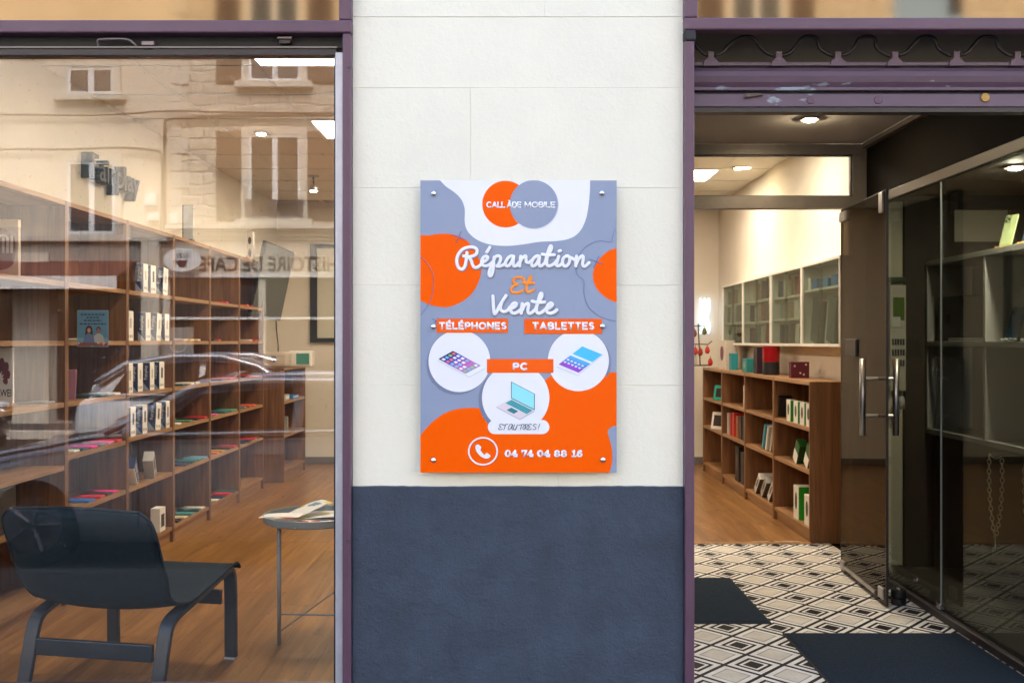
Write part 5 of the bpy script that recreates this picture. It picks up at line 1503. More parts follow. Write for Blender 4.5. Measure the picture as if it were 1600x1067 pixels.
# display cards on the nearest bookcase
mi = thing('display_card', 'dark red logo card with rounded white letters on the top shelf at the left edge', 'display card', (-2.345, wy(4.46), 1.5965), R(4))
MB().box(-.135, .135, -.012, .012, 0, .215).build('board', flat(196, 178, 160), mi, bevel=.002)
MB().box(-.135, .135, -.014, .014, .2155, .25).build('header', flat(232, 214, 178), mi, bevel=.002)
rp = [(.122 * c_, .115 + .094 * s_) for c_, s_ in [(math.copysign(abs(math.cos(a)) ** .55, math.cos(a)), math.copysign(abs(math.sin(a)) ** .55, math.sin(a))) for a in [2 * PI * i / 40 for i in range(40)]]]
MB().prism(rp, 'y', -.0136, -.0125).build('logo_shape', flat(120, 44, 40), mi)
lm = MB()
for a, b in ((.044, .055), (.064, .075), (.083, .094), (.101, .112)): lm.box(a, b, -.0146, -.0138, .098, .168 if a < 0.1 else .178)
lm.tube(cr([(.0495, -.0142, .160), (.052, -.0142, .172), (.069, -.0142, .176), (.084, -.0142, .172), (.0885, -.0142, .160)], n=4), .0055, 8, flat=((0, 1, 0), .04))
lm.build('logo_lettering', M['white'], mi)
hw = thing('display_card', 'white card with a dark red petal logo above black capitals at the left edge', 'display card', (-2.325, wy(4.52), 1.0015), R(6))
MB().box(-.06, .06, -.006, .006, .018, .272).build('board', M['white_card'], hw, bevel=.001)
MB().box(-.045, .045, -.03, .03, 0, .0178).build('foot', M['wood_h'], hw, bevel=.003)
pt = MB()
for i in range(8):
    a = R(-8 + i * 196 / 7.0)
    L_ = .075 if 2 <= i <= 5 else (.066 if i in (1, 6) else .05)
    wd = .016 if 0 < i < 7 else .011
    ca, sa = math.cos(a), math.sin(a)
    pts = [(.020, 0), (L_ * .55, wd * .8), (L_ * .86, wd), (L_, wd * .35), (L_, -wd * .35), (L_ * .86, -wd), (L_ * .55, -wd * .8)]
    pt.prism([((u * ca - v * sa) * .74, .125 + (u * sa + v * ca) * 1.35) for u, v in pts], 'y', -.0075, -.0063)
pt.build('petal_logo', flat(110, 22, 40), hw)
text('HUAWEI', M['black'], (0, -.0068, .065), FRONT, hw, width=.104, height=.034, offset=.015)

# poster hanging at the front edge of a shelf
po = thing('poster', 'small blue poster of two people hanging on a shelf edge of the second bookcase', 'poster', (wx(145, 5.02), wy(5.02), wz(542, 5.02)), R(8))
PW, PH = .150, .185
MB().box(-PW / 2, PW / 2, 0, .002, 0, PH).build('paper', flat(120, 165, 196), po)
MB().box(-PW / 2 + .003, PW / 2 - .003, -.0006, -.0001, .045, PH - .004).build('sky_print', flat(84, 142, 182), po)
for zc_, w in ((.163, .115), (.148, .06), (.133, .085), (.116, .125)):
    mb = MB(); x = -w / 2
    while x < w / 2:
        l = rnd.uniform(.008, .02); mb.box(x, min(x + l, w / 2), -.0012, -.0007, zc_ - .0035, zc_ + .0035); x += l + .004
    mb.build('text_line', flat(24, 62, 92), po)
def fig(x, hair, skin, top, long_hair):
    g = MB(); g.prism(circ(x, .088, .016 if long_hair else .011, .020 if long_hair else .014, 18), 'y', -.0016, -.0010)
    if long_hair: g.prism([(x - .016, .088), (x + .016, .088), (x + .021, .040), (x - .021, .040)], 'y', -.0015, -.0010)
    g.build('hair_print', hair, po)
    MB().prism(circ(x, .083, .008, .012, 16), 'y', -.0021, -.0017).build('face_print', skin, po)
    MB().prism([(x - .03, .012), (x + .03, .012), (x + .022, .055), (x + .007, .068), (x - .007, .068), (x - .022, .055)], 'y', -.0019 if long_hair else -.0009, -.0016 if long_hair else -.0007).build('shirt_print', top, po)
fig(-.018, flat(52, 26, 22), flat(206, 150, 124), flat(90, 120, 170), True)
fig(.028, flat(30, 24, 22), flat(150, 104, 80), flat(176, 180, 184), False)
MB().box(-.07, .07, -.0024, -.0020, .003, .022).build('flowers_print', print_mat('poster_print', [srgb(150, 60, 40), srgb(220, 180, 130), srgb(70, 90, 110), srgb(210, 214, 220)], 60), po)

# things on top of the bookcases
gp = thing('glass_stand', 'clear upright panel on a black foot on top of the bookcases', 'display stand', (-2.26, wy(6.92), 1.9945))
MB().box(-.035, .045, -.03, .03, 0, .014).build('foot', M['black'], gp, bevel=.002)
MB().box(-.030, -.024, -.004, .004, .0145, .25).build('rail', M['black'], gp)
MB().box(-.0235, .045, -.003, .003, .0145, .25).build('panel', nm('frosted_panel', (.62, .68, .74), .15), gp)
pk = thing('phone_stand', 'tall white pack with a black phone picture on top of the far bookcase', 'display stand', (-2.245, wy(8.55), 1.9945))
MB().box(-.027, .027, -.03, .03, 0, .245).build('carton', M['white_card'], pk, bevel=.001)
for z0_, z1_ in ((.03, .10), (.135, .20)):
    MB().prism(circ(0, (z0_ + z1_) / 2, .014, (z1_ - z0_) / 2, 16), 'y', -.0316, -.0303).build('phone_picture', M['black'], pk)
MB().box(-.027, .027, -.0312, -.0301, .105, .13).build('label_print', flat(220, 214, 200), pk)
fpw = thing('wall_lettering', 'dark three dimensional word mounted on the left wall above the bookcases', 'lettering', (-2.47, wy(6.14), 2.30))
me = text_mesh('Fairplay', width=.74, height=.195, extrude=.065, offset=.012)
me.materials.append(nm('dark_teal_letters', (.012, .035, .045), .35)); o = link_mesh('letter_blocks', me, fpw); o.matrix_local = Matrix.Translation((-.028, 0, 0)) @ EAST
me2 = text_mesh('Fairplay', width=.73, height=.187, offset=.0); me2.materials.append(nm('grey_letter_face', (.028, .036, .045), .5))
o2_ = link_mesh('letter_face', me2, fpw); o2_.matrix_local = Matrix.Translation((.0385, 0, 0)) @ EAST

# television on the left wall
tv = thing('television', 'black flat television tilted down on the left wall behind the far bookcase', 'television', (-2.165, wy(9.05), 1.83), 0)
tr = Matrix.Rotation(R(12), 4, 'Y')
o = MB().box(-.03, .0, -.56, .56, -.335, .335).build('casing', M['black'], tv, bevel=.004); o.matrix_local = tr
o = MB().box(.0005, .002, -.545, .545, -.315, .322).build('screen', nm('tv_screen', (.012, .022, .026), .22, spec=.5), tv); o.matrix_local = tr  # teal in the screen colour stands in for the mirrored window
MB().box(-.33, -.035, -.08, .08, -.06, .06).build('bracket', M['gear_metal'], tv)
o = MB().tube(cr([(-2.28, wy(9.62), 1.50), (-2.275, wy(9.63), 1.38), (-2.26, wy(9.62), 1.25), (-2.265, wy(9.64), 1.10), (-2.262, wy(9.63), 1.06)]), .006, 6).build('cable', M['black'], smooth=True)
tag(o, 'thin black cable hanging down the wall under the television', 'cable')

fr = thing('picture_frame', 'black frame around a pale panel on the back wall beside the television', 'picture frame', (wx(505, 10.55) + .33, 7.478, wz(458, 10.55)))
FW, FH = .47, .52
mb = MB()
mb.box(-FW, FW, -.02, .018, FH - .045, FH).box(-FW, FW, -.02, .018, -FH, -FH + .045).box(-FW, -FW + .075, -.02, .018, -FH + .045, FH - .045).box(FW - .075, FW, -.02, .018, -FH + .045, FH - .045)
mb.build('frame', M['black'], fr)
MB().box(-FW + .075, FW - .075, -.004, .012, -FH + .045, FH - .045).build('panel', nm('pale_panel', (.62, .60, .50), .25), fr)

# on the low bookcase
rd = thing('device', 'beige speaker box with a round grey dial on the low bookcase', 'speaker', (-2.215, wy(9.42), 1.056))
MB().box(-.13, .11, -.08, .1, 0, .145).build('casing', nm('beige_plastic', (.52, .44, .36), .5), rd, bevel=.03, seg=4)
MB().lathe([(.03, 0), (.03, .006), (.02, .008)], 20, m=Matrix.Rotation(R(90), 4, 'X')).build('dial', M['gear_metal'], rd, loc=(-.02, -.0805, .08))
rd2 = thing('device', 'white box with a teal screen beside the beige speaker', 'device', (-2.02, wy(9.62), 1.056))
MB().box(-.13, .10, -.07, .08, 0, .155).build('casing', M['white_lacquer'], rd2, bevel=.02, seg=3)
MB().box(-.05, .075, -.0725, -.0702, .025, .13).build('screen', flat(76, 140, 126, .2), rd2)
for nm_, lab, loc, dim, colr in (('carton', 'flat bright blue box on the upper shelf of the low bookcase', (-2.18, wy(9.75), .746), (.13, .25, .035), (20, 120, 190)),
                                 ('carton', 'clear and white pack under the blue box on the low bookcase', (-2.19, wy(9.45), .746), (.12, .16, .05), (190, 190, 184)),
                                 ('carton', 'small grey book leaning on the middle shelf of the low bookcase', (-2.20, wy(9.55), .4315), (.10, .03, .15), (150, 148, 140))):
    t = thing(nm_, lab, 'box', loc)
    MB().box(-dim[0] / 2, dim[0] / 2, -dim[1] / 2, dim[1] / 2, 0, dim[2]).build('body', flat(*colr), t, bevel=.002)
    MB().box(dim[0] / 2 + .0001, dim[0] / 2 + .0008, -dim[1] / 2 + .01, dim[1] / 2 - .01, dim[2] * .3, dim[2] * .7).build('label_print', M['white'], t)

# ------------------------------------------------------------------ right side of the shop
RX = 1.92
RL = ['low oak bookcase with green and white boxes, nearest the glass door', 'low oak bookcase second from the glass door', 'low oak bookcase third from the glass door', 'low oak bookcase farthest from the glass door']
RZ = [.09, .462, .741]
def ry(i): return wy(6.42) + .90 * i
for i in range(4): bookcase(RL[i], RX, ry(i), .90, 1, 1.04, RZ, group='low oak bookcases along the right wall')
def rpx(px): return 2987.0 / (px - 800)
def carton(label, x, y, z, dims, face, side=None, rot=(0, 0, 0), name='carton', cat='box', pic=None, group=None):
    """box with its front toward -x; side print on the face toward the street (-y)"""
    t = thing(name, label, cat, (x, y, z), 0, group)
    a, b, h = dims
    c = MB().box(0, a, -b / 2, b / 2, 0, h).build('body', flat(*face), t, rot=rot, bevel=.0015)
    if side: MB().box(.001, a - .001, -b / 2 - .0008, -b / 2 - .0001, .001, h - .001).build('side_print', flat(*side), c)
    if pic: MB().prism(circ(0, h * .55, b * .22, h * .26, 14), 'x', -.001, -.0002).build('front_print', flat(*pic), c)
    return t
G = (20, 140, 30); Wc = (224, 222, 210)
for i, px in enumerate((1227, 1241, 1251, 1263)):
    carton('white and green box, %s from the left on the upper shelf nearest the door' % ordn[i], RX + .02, wy((6.99, 6.81, 6.66, 6.52)[i]), RZ[2] + .001, (.05, .10, .15), Wc, G, pic=(60, 60, 60), name='green_box', group='green and white boxes')
for i, px in enumerate((1241, 1258)):
    gbx = carton('green box with a white end leaning, %s on the middle shelf nearest the door' % ('left' if i == 0 else 'right'), RX + .03, wy(rpx(px)) + .10, RZ[1] + .012, (.06, .09, .16), (24, 92, 34), (16, 70, 26), rot=(R(32), 0, 0), name='green_box')
    MB().box(-.0012, -.0003, -.0445, .0445, .002, .085).build('end_print', M['white_card'], gbx.children[0])
for i, (px, h) in enumerate(((1243, .225), (1261, .20))):
    carton('%s bright green box with a white front on the bottom shelf nearest the door' % ('taller' if i == 0 else 'shorter'), RX + .02, wy((6.80, 6.55)[i]), RZ[0] + .001, (.10, .12, h), Wc, (26, 160, 24), pic=(50, 60, 40), name='green_box')
# second bookcase from the door
carton('black wedge shaped pack on the upper shelf of the second low bookcase', RX + .03, wy(rpx(1206)), RZ[2] + .001, (.10, .10, .17), (18, 18, 20), rot=(R(18), 0, 0))
for i, (px, c, nme) in enumerate(((1186, (60, 150, 170), 'teal'), (1191, (214, 212, 204), 'white'), (1198, (170, 168, 160), 'pale grey'), (1204, (120, 118, 112), 'grey'))):
    carton('%s book leaning on the middle shelf of the second low bookcase' % nme, RX + .03, wy(rpx(px)) + .02, RZ[1] + .01, (.15, .035, .20), c, rot=(R(24), 0, 0), name='book', cat='book')
for i, (px, c, nme) in enumerate(((1180, (200, 198, 190), 'white'), (1190, (160, 158, 152), 'grey'), (1201, (206, 204, 198), 'cream white'))):
    carton('%s box leaning low on the bottom shelf of the second low bookcase' % nme, RX + .02, wy(rpx(px)) + .10, RZ[0] + .02, (.12, .06, .20), c, (90, 88, 84), rot=(R(48), 0, 0), pic=(70, 70, 80))
# third
carton('white box with a black picture on the upper shelf of the third low bookcase', RX + .02, wy(rpx(1160)), RZ[2] + .001, (.07, .10, .19), Wc, (190, 186, 176), pic=(20, 20, 22))
for i, (px, c, nme) in enumerate(((1132, (190, 186, 176), 'white'), (1136, (170, 34, 30), 'red'), (1140, (200, 60, 48), 'light red'), (1146, (150, 96, 60), 'brown'), (1151, (70, 56, 50), 'dark brown'), (1156, (40, 44, 52), 'charcoal'), (1161, (70, 76, 90), 'slate'))):
    carton('%s upright book on the middle shelf of the third low bookcase' % nme, RX + .03, wy(rpx(px)), RZ[1] + .001, (.13, .06, .19 + .01 * (i % 3)), c, name='book', cat='book')
carton('tall black pack on the bottom shelf of the third low bookcase', RX + .03, wy(rpx(1146)), RZ[0] + .001, (.14, .14, .30), (30, 28, 28), pic=(90, 84, 80))
carton('tall dark grey pack beside the black one on the bottom shelf', RX + .03, wy(rpx(1154)), RZ[0] + .001, (.14, .11, .27), (54, 50, 50))
carton('blue pack on the bottom shelf of the third low bookcase', RX + .03, wy(rpx(1162)), RZ[0] + .001, (.12, .09, .24), (40, 110, 160), (60, 130, 180))
# fourth
for z, fc, lab, px, w in ((RZ[2], (30, 150, 126), 'teal framed tablet on the upper shelf of the farthest low bookcase', 1118, .2), (RZ[1], (210, 206, 198), 'white framed tablet on the middle shelf of the farthest low bookcase', 1116, .23)):
    t = thing('tablet', lab, 'tablet', (RX + .05, wy(rpx(px)), z + .002), R(-58))
    o = MB().box(-w / 2, w / 2, -.008, .008, 0, w * .72).build('frame', flat(*fc), t, rot=(R(-10), 0, 0), bevel=.006)
    MB().box(-w / 2 + .03, w / 2 - .03, -.0092, -.0082, .03, w * .72 - .03).build('screen', flat(48, 42, 40, .2), o)
carton('white wedge at the back of the bottom shelf of the farthest low bookcase', RX + .10, wy(rpx(1124)), RZ[0] + .001, (.10, .03, .22), (200, 196, 186), rot=(R(16), 0, 0))

# on top of the low bookcases
TZ = 1.0405
def top(label, px, dims, face, side=None, x=2.0, pic=None, cat='box', name='carton'):
    d = (x) * F / (px - 800)
    return carton(label, x, wy(d), TZ, dims, face, side, pic=pic, cat=cat, name=name)
top('tall white carton with a dark picture at the far end of the low bookcases', 1128, (.10, .34, .27), (206, 198, 186), (190, 178, 164), x=1.98, pic=(110, 60, 80))
top('narrow upright teal box on the low bookcases', 1141, (.06, .10, .15), (20, 130, 140), (26, 140, 150), x=2.0)
top('teal cube shaped box on the low bookcases', 1163, (.12, .16, .115), (30, 120, 124), (40, 136, 138), x=1.97, pic=(120, 160, 150))
top('tall dark purple box on the low bookcases', 1180, (.09, .12, .215), (34, 22, 34), (48, 26, 44), x=1.97)
t = thing('tumbler', 'red translucent canister with a black base on the low bookcases', 'canister', (2.02, wy(2.02 * F / 405), TZ), 0)
MB().lathe([(.062, 0), (.064, .004), (.064, .10), (.0001, .101)], 28).build('base', M['black'], t)
MB().lathe([(.064, .1015), (.067, .20), (.067, .212), (.06, .214), (.0001, .214)], 28).build('body', flat(150, 16, 24, .15), t, smooth=False)
MB().lathe([(.067, .2142), (.068, .2144), (.068, .224), (.05, .226), (.0001, .226)], 28).build('lid', flat(120, 20, 24, .3), t)
t = carton('maroon box with small white marks on the low bookcases near the door', 1.975, wy(1.975 * F / 434), TZ, (.13, .06, .115), (84, 18, 40), (88, 20, 44))
for a, b in ((.02, .08), (.06, .03), (.10, .09), (.085, .02)): MB().box(a, a + .012, -.0325, -.0318, b, b + .012).build('mark', flat(220, 200, 200), t.children[0])

# wall cabinets with sliding glass
def cabinet(label, y, ln, shelves):
    t = thing('wall_cabinet', label, 'cabinet', (2.05, y, 1.265), 0, 'white glazed wall cabinets')
    D, Hh = .149, .575
    for a in (0.0005, ln - .0185): MB().box(0, D, a, a + .018, .001, Hh).build('side_panel', M['white_lacquer'], t, bevel=.001)
    MB().box(0, D, .019, ln - .019, Hh - .018, Hh - .0005).build('top_panel', M['white_lacquer'], t)
    MB().box(0, D, .019, ln - .019, .0015, .02).build('bottom_panel', M['white_lacquer'], t)
    MB().box(D - .008, D - .001, .019, ln - .019, .0205, Hh - .0185).build('back_panel', M['white_lacquer'], t)
    for z in shelves: MB().box(.022, D - .009, .019, ln - .019, z - .016, z).build('shelf', M['white_lacquer'], t)
    h = ln / 2
    MB().box(.005, .009, .0195, h + .02, .0205, Hh - .0185).build('glass_door', M['cab_glass'], t)
    MB().box(.012, .016, h - .02, ln - .0195, .0205, Hh - .0185).build('glass_door', M['cab_glass'], t)
    return t
CL = ['glazed white wall cabinet nearest the glass door, with blue boxes inside', 'glazed white wall cabinet second from the door, its glass mirroring a bright window', 'glazed white wall cabinet third from the door', 'glazed white wall cabinet farthest from the door']
cys = [wy(6.23), wy(7.06), wy(7.91), wy(8.86)]; cln = [.83, .85, .95, .86]
cshel = [[.395], [.21, .375], [.205, .385], [.215, .385]]
for i in range(4): cabinet(CL[i], cys[i], cln[i], cshel[i])
CN = ['nearest wall cabinet', 'second wall cabinet', 'third wall cabinet', 'farthest wall cabinet']
def inside(i, zi, yy, cname, c, dims, lean=0, kind='upright pack'):
    z = 1.265 + (.021 if zi == 0 else cshel[i][zi - 1]) + .001 + (abs(lean) * .0004)
    where = {0: 'bottom'}.get(zi, 'top shelf' if zi == len(cshel[i]) else 'middle shelf')
    carton('%s %s at the %s of the %s' % (cname, kind, where, CN[i]), 2.075, cys[i] + yy, z, dims, c, rot=(R(lean), 0, 0), name='pack')
inside(0, 1, .18, 'left blue', (50, 120, 180), (.08, .12, .07), kind='low box')
inside(0, 1, .38, 'middle blue', (70, 140, 196), (.08, .12, .06), kind='low box')
inside(0, 1, .60, 'right blue', (44, 104, 170), (.08, .12, .065), kind='low box')
inside(0, 0, .28, 'grey green', (92, 100, 90), (.05, .16, .30), 14)
inside(0, 0, .62, 'dark grey green', (70, 78, 72), (.05, .16, .30), 12)
inside(1, 2, .30, 'brown', (120, 90, 70), (.05, .07, .14), 10); inside(1, 2, .16, 'reddish', (160, 70, 60), (.05, .04, .15), 6)
inside(1, 1, .22, 'white', (214, 208, 196), (.06, .09, .13)); inside(1, 1, .42, 'tan', (176, 150, 120), (.06, .08, .12)); inside(1, 1, .60, 'grey', (130, 130, 126), (.06, .07, .12))
inside(2, 2, .20, 'black', (40, 38, 40), (.05, .05, .16), 10); inside(2, 2, .40, 'mauve', (150, 120, 130), (.05, .05, .15), 8); inside(2, 2, .62, 'beige', (180, 160, 130), (.05, .06, .14), 8)
inside(2, 0, .22, 'dark red', (140, 30, 26), (.05, .06, .15), 14); inside(2, 0, .52, 'slate', (110, 112, 114), (.05, .06, .14), 8)
inside(3, 2, .55, 'dull red', (140, 80, 70), (.05, .05, .13), 10); inside(3, 2, .25, 'pale', (190, 186, 176), (.05, .07, .14), 8)
inside(3, 1, .18, 'charcoal', (60, 58, 58), (.05, .06, .15), 12); inside(3, 1, .36, 'stone', (150, 146, 138), (.05, .05, .15), 10); inside(3, 1, .58, 'ivory', (206, 200, 186), (.05, .05, .14), 8)
inside(3, 0, .30, 'black', (30, 30, 32), (.07, .22, .09), 0, 'device')

more = ((0, 1, .72, 'small white', (210, 206, 196), (.05, .06, .08)), (1, 0, .20, 'ivory', (208, 200, 184), (.05, .09, .13)), (1, 0, .40, 'grey brown', (120, 106, 92), (.05, .06, .15)), (1, 0, .62, 'black', (34, 32, 34), (.05, .08, .14)),
        (1, 2, .52, 'cream', (206, 196, 174), (.05, .06, .13)), (1, 2, .68, 'slate blue', (70, 84, 110), (.05, .05, .12)), (2, 2, .76, 'white', (212, 208, 198), (.05, .06, .13)), (2, 1, .18, 'grey', (126, 124, 120), (.05, .06, .13)), (2, 1, .36, 'rust', (150, 84, 60), (.05, .05, .14)),
        (2, 1, .56, 'ivory', (208, 202, 188), (.05, .08, .12)), (2, 1, .76, 'charcoal', (58, 56, 58), (.05, .05, .14)), (2, 0, .36, 'cream', (200, 190, 168), (.05, .05, .14)), (2, 0, .74, 'black', (36, 34, 36), (.05, .07, .13)),
        (3, 2, .40, 'tan', (170, 140, 108), (.05, .05, .13)), (3, 2, .70, 'grey', (120, 120, 118), (.05, .06, .12)), (3, 1, .72, 'brown', (110, 84, 66), (.05, .05, .14)), (3, 0, .62, 'white', (206, 202, 192), (.05, .07, .12)))
for i_, z_, y_, c_, rgb_, d_ in more: inside(i_, z_, y_, c_, rgb_, d_, rnd.choice((0, 0, 6, 10)))

# lit neon picture and flower rack on the back wall
nn = thing('neon_sign', 'small glowing white and blue neon picture on the back wall above the flowers', 'neon sign', (wx(1102, 10.5), 7.46, 1.575))
MB().box(-.055, .055, 0, .006, -.20, .20).build('backing', M['clear_glass'], nn)
for i in range(5):
    x = -.042 + i * .021
    MB().tube(cr([(x, -.012, .18 - .02 * (i % 2)), (x + .01, -.012, .08), (x - .012, -.012, -.02), (x + .012, -.012, -.11), (x, -.012, -.19 + .03 * (i % 2))]), .0085, 7).build('tube', M['neon'], nn)
fk = thing('flower_rack', 'thin dark wire rack of hanging dried flowers in front of the back wall', 'rack', (wx(1094, 10.0), wy(10.0), 1.055))
mb = MB()
mb.tube([(0, 0, 0), (-.02, 0, .42)], .006, 6).tube([(-.12, 0, .40), (.05, 0, .40)], .005, 6).tube([(-.14, 0, .22), (.08, 0, .215), (.12, 0, .25)], .005, 6).tube([(-.12, 0, .005), (.1, 0, .005)], .006, 6)
mb.build('wire_frame', M['black'], fk)
for i, (x, z, c) in enumerate(((-.06, .32, (120, 70, 40)), (.04, .34, (110, 120, 50)), (-.05, .14, (190, 60, 50)), (.0, .13, (150, 40, 40)), (.07, .15, (200, 50, 46)), (.10, .03, (180, 16, 20)))):
    o = MB().lathe([(.006, .05), (.02, .03), (.026, 0), (.018, -.022), (.0001, -.03)], 8).build('flower', flat(*c, .8), fk, loc=(x, -.012, z), smooth=True)
    MB().tube([(0, 0, .05), (0, 0, .07)], .003, 5).build('stem', M['cable'], o)
MB().lathe([(.05, 0), (.055, .01), (.05, .10), (.03, .12), (.0001, .122)], 16).build('vase', M['white_lacquer'], fk, loc=(-.085, .03, .008), smooth=True)

# ------------------------------------------------------------------ dim display room behind the side glass
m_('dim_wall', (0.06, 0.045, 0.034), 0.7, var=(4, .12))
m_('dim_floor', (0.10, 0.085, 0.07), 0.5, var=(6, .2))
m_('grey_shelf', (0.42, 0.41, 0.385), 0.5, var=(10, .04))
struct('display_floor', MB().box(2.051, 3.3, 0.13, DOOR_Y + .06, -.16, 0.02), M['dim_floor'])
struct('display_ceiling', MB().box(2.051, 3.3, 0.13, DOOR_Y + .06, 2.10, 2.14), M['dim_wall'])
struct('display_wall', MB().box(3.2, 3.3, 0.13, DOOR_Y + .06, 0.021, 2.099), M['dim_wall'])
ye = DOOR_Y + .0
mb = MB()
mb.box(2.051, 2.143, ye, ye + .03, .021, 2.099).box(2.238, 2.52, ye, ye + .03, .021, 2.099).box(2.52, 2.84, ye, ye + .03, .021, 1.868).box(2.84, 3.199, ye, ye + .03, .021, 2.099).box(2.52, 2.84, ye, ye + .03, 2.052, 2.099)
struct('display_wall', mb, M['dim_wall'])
struct('display_wall', MB().box(2.10, 2.9, ye + .032, ye + .05, .021, 2.099), nm('lit_shop_board', (.72, .66, .50), .6))  # pale board standing in for the lit shop beyond the openings
for px, w in ((2.30, .02), (2.44, .02), (2.62, .02)):
    pass
eb = thing('fuse_board', 'pale electricity board with green markings on the end wall behind the side glass', 'fuse board', (2.191, ye - .004, 1.02))
MB().box(-.044, .044, -.02, .03, .0, .60).build('casing', nm('pale_plastic', (.66, .62, .50), .5), eb, bevel=.003)
MB().box(-.044, .044, -.02, .03, .62, .645).build('strip', flat(60, 84, 50), eb)
MB().box(-.030, .034, -.0225, -.0202, .40, .53).build('green_label', flat(88, 118, 30), eb)
MB().box(-.036, .010, -.0245, -.0228, .36, .42).build('note', M['white_card'], eb)
mb = MB()
for j in range(3):
    for i in range(5): mb.box(-.036 + i * .015, -.026 + i * .015, -.024, -.0202, .14 + j * .06, .175 + j * .06)
mb.build('switches', flat(70, 60, 70), eb)
MB().lathe([(.026, 0), (.026, .05), (.02, .07), (.0001, .072)], 14).build('intercom', M['white_lacquer'], eb, loc=(-.0, -.047, -.10), smooth=True)

ws = thing('display_shelf', 'pale grey open shelf unit behind the side glass, holding phones', 'shelf', (2.35, 0, 0))
ylo, yhi = .20, 2.57
for z in (.81, 1.30, 1.754):
    MB().box(0, .26, ylo, yhi, z - .028, z).build('shelf', M['grey_shelf'], ws, bevel=.0015)
for d in (3.45, 4.22, 4.95, 5.64):
    MB().box(.002, .258, wy(d), wy(d) + .024, .811, 1.2715).build('upright', M['grey_shelf'], ws, bevel=.0015)
    MB().box(.002, .258, wy(d), wy(d) + .024, 1.3005, 1.7255).build('upright', M['grey_shelf'], ws, bevel=.0015)
MB().box(.262, .27, ylo, wy(4.95), .80, 1.75).build('back_panel', M['grey_shelf'], ws)
for d in (3.45, 5.64): MB().box(.05, .21, wy(d), wy(d) + .024, .0205, .7815).build('leg_panel', M['dim_wall'], ws)

def phone_up(label, px, z, h, c, d=None, tilt=14, stand='amber'):
    d = 2.42 * F / (px - 800)
    t = thing('phone', label, 'phone', (2.42, wy(d), z + .001), R(-72))
    o = MB().box(-.038, .038, -.004, .004, .012, .012 + h).build('body', flat(*c, .2), t, rot=(R(-tilt), 0, R(4)), bevel=.0035, seg=3)
    MB().box(-.032, .0, -.0062, -.0042, h - .03, h + .006).build('camera_bump', flat(*[int(v * .8) for v in c], .2), o, bevel=.001)
    for a, b in ((-.024, h - .005), (-.024, h - .02), (-.009, h - .012)):
        MB().lathe([(.006, 0), (.006, .0015), (.0001, .0016)], 10, m=Matrix.Rotation(R(90), 4, 'X')).build('lens', M['black_gloss'], o, loc=(a, -.0063, b))
    mt = nm('amber_beads', (.55, .30, .06), .2) if stand == 'amber' else nm('clear_beads', (.6, .6, .55), .15)
    for i in range(7):
        MB().lathe([(.0001, -.008), (.007, -.004), (.0085, 0), (.007, .004), (.0001, .008)], 8).build('bead', mt, t, loc=(-.042 + i * .014, -.014 + .006 * (i % 2), .0085), smooth=True)
    return t
phone_up('pale green phone leaning on amber beads on the top display shelf', 1570, 1.754, .165, (190, 204, 150), tilt=18)
phone_up('dark blue phone leaning beside the pale green one on the top display shelf', 1606, 1.754, .16, (40, 64, 84), tilt=18)
phone_up('blue phone with three lenses leaning on the middle display shelf', 1580, 1.30, .165, (70, 104, 134), tilt=18, stand='clear')
phone_up('green phone leaning beside the blue one on the middle display shelf', 1612, 1.30, .16, (96, 130, 110), tilt=18, stand='clear')
t = thing('computer', 'matt black computer case on the middle shelf behind the door handle', 'computer', (2.385, wy(5.93 - .33), 1.301))
MB().box(0, .20, -.30, -.03, 0, .245).build('casing', M['black'], t, bevel=.004)
MB().lathe([(.03, 0), (.03, .001), (.022, .0012)], 18, m=Matrix.Rotation(R(-90), 4, 'Y')).build('badge', M['black_gloss'], t, loc=(-.0005, -.16, .12))
t = thing('laptop', 'closed silver laptop lying on the middle display shelf', 'laptop', (2.365, wy(5.12), 1.301))
MB().box(0, .22, -.12, .28, 0, .010).build('base', nm('silver', (.5, .5, .48), .35, .5), t, bevel=.003)
MB().box(0, .22, -.12, .28, .0112, .018).build('lid', nm('silver_lid', (.58, .58, .55), .35, .4), t, bevel=.002)
t = thing('photo_frame', 'thin grey frame leaning against an upright on the middle display shelf', 'frame', (2.40, wy(5.03), 1.302))
o = MB().box(0, .12, -.005, .005, 0, .165).build('frame', flat(110, 106, 98), t, rot=(R(-10), 0, 0), bevel=.001)
MB().box(.012, .108, -.0062, -.0052, .012, .153).build('picture', flat(60, 54, 48), o)
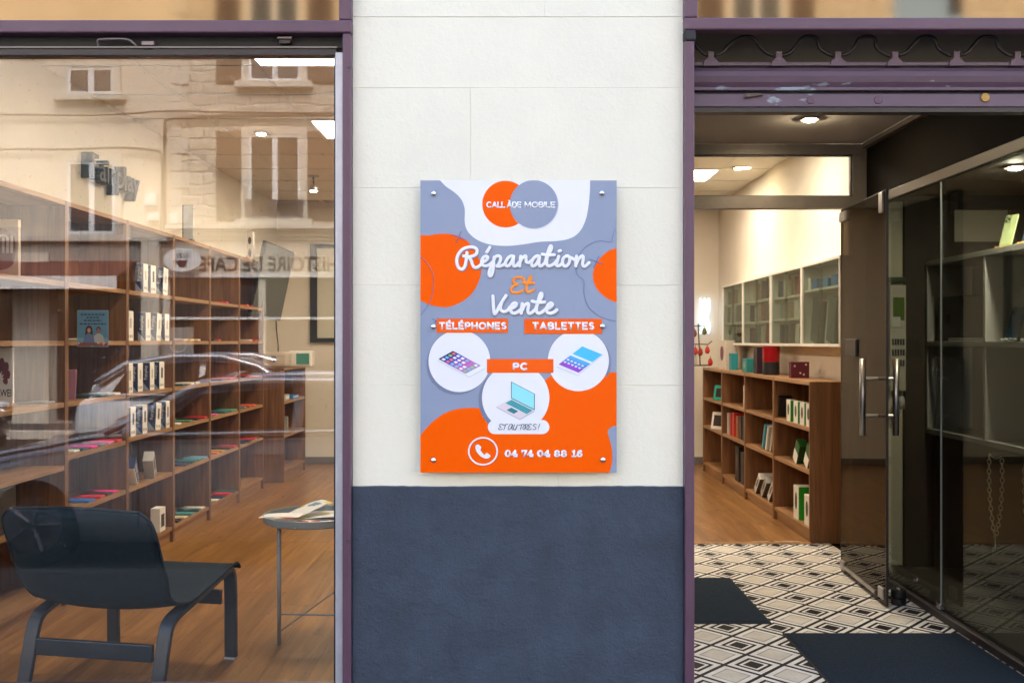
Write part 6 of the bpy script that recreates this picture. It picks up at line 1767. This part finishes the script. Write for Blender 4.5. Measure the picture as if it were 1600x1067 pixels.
carton('black wedge on the lower display shelf behind the side glass', 2.40, wy(5.05), .811, (.10, .05, .11), (14, 14, 15), rot=(R(16), 0, 0))

# gold chain necklaces hanging from the lower display shelf
gold = nm('dull_gold', (.66, .56, .38), .3, .7)
lk = MB().tube([(.0088 * math.cos(a), 0, .0125 * math.sin(a)) for a in [2 * PI * i / 12 for i in range(12)]], .0030, 6, closed=True).mesh('link', gold, True)
def necklace(label, px, x):
    d = x * F / (px - 800); y = wy(d)
    t = thing('necklace', label, 'necklace', (x, y, .775))
    pts = cr([Vector((0, -.062, 0)), Vector((0, -.066, -.10)), Vector((0, -.055, -.22)), Vector((0, -.025, -.33)), Vector((0, 0, -.375)), Vector((0, .022, -.33)), Vector((0, .050, -.22)), Vector((0, .060, -.10)), Vector((0, .058, 0))], n=40)
    acc = 0; last = pts[0]; n = 0
    for i in range(1, len(pts)):
        acc += (pts[i] - pts[i - 1]).length
        if acc >= .0205:
            acc = 0; tdir = (pts[i] - pts[i - 1]).normalized()
            q = tdir.to_track_quat('Z', 'X'); o = link_mesh('link', lk, t, pts[i])
            o.rotation_mode = 'QUATERNION'
            from mathutils import Quaternion
            o.rotation_quaternion = Quaternion((1, 0, 0), math.atan2(-tdir.y, tdir.z)) @ Quaternion((0, 0, 1), R(90 + (35 if n % 2 else -35)))
            n += 1
    MB().tube(cr([(0, -.062, 0), (0, -.03, -.012), (0, .0, -.016), (0, .03, -.012), (0, .058, 0)]), .003, 6).build('cord', gold, t)
    MB().tube([(0, -.062, 0), (0.12, -.03, .006)], .0015, 5).build('hook', M['cable'], t)
    MB().tube([(0, .058, 0), (0.12, .03, .006)], .0015, 5).build('hook', M['cable'], t)
    MB().tube([(0, 0, -.375), (0, 0, -.43)], .003, 6).build('pendant_bar', gold, t)
    MB().box(-.004, .004, -.022, .022, -.475, -.43).build('tag', flat(30, 24, 20), t, bevel=.002)
    return t
necklace('gold chain necklace with a dark square tag behind the side glass', 1555, 2.24)
necklace('second gold chain necklace cut by the right edge of the picture', 1612, 2.24)
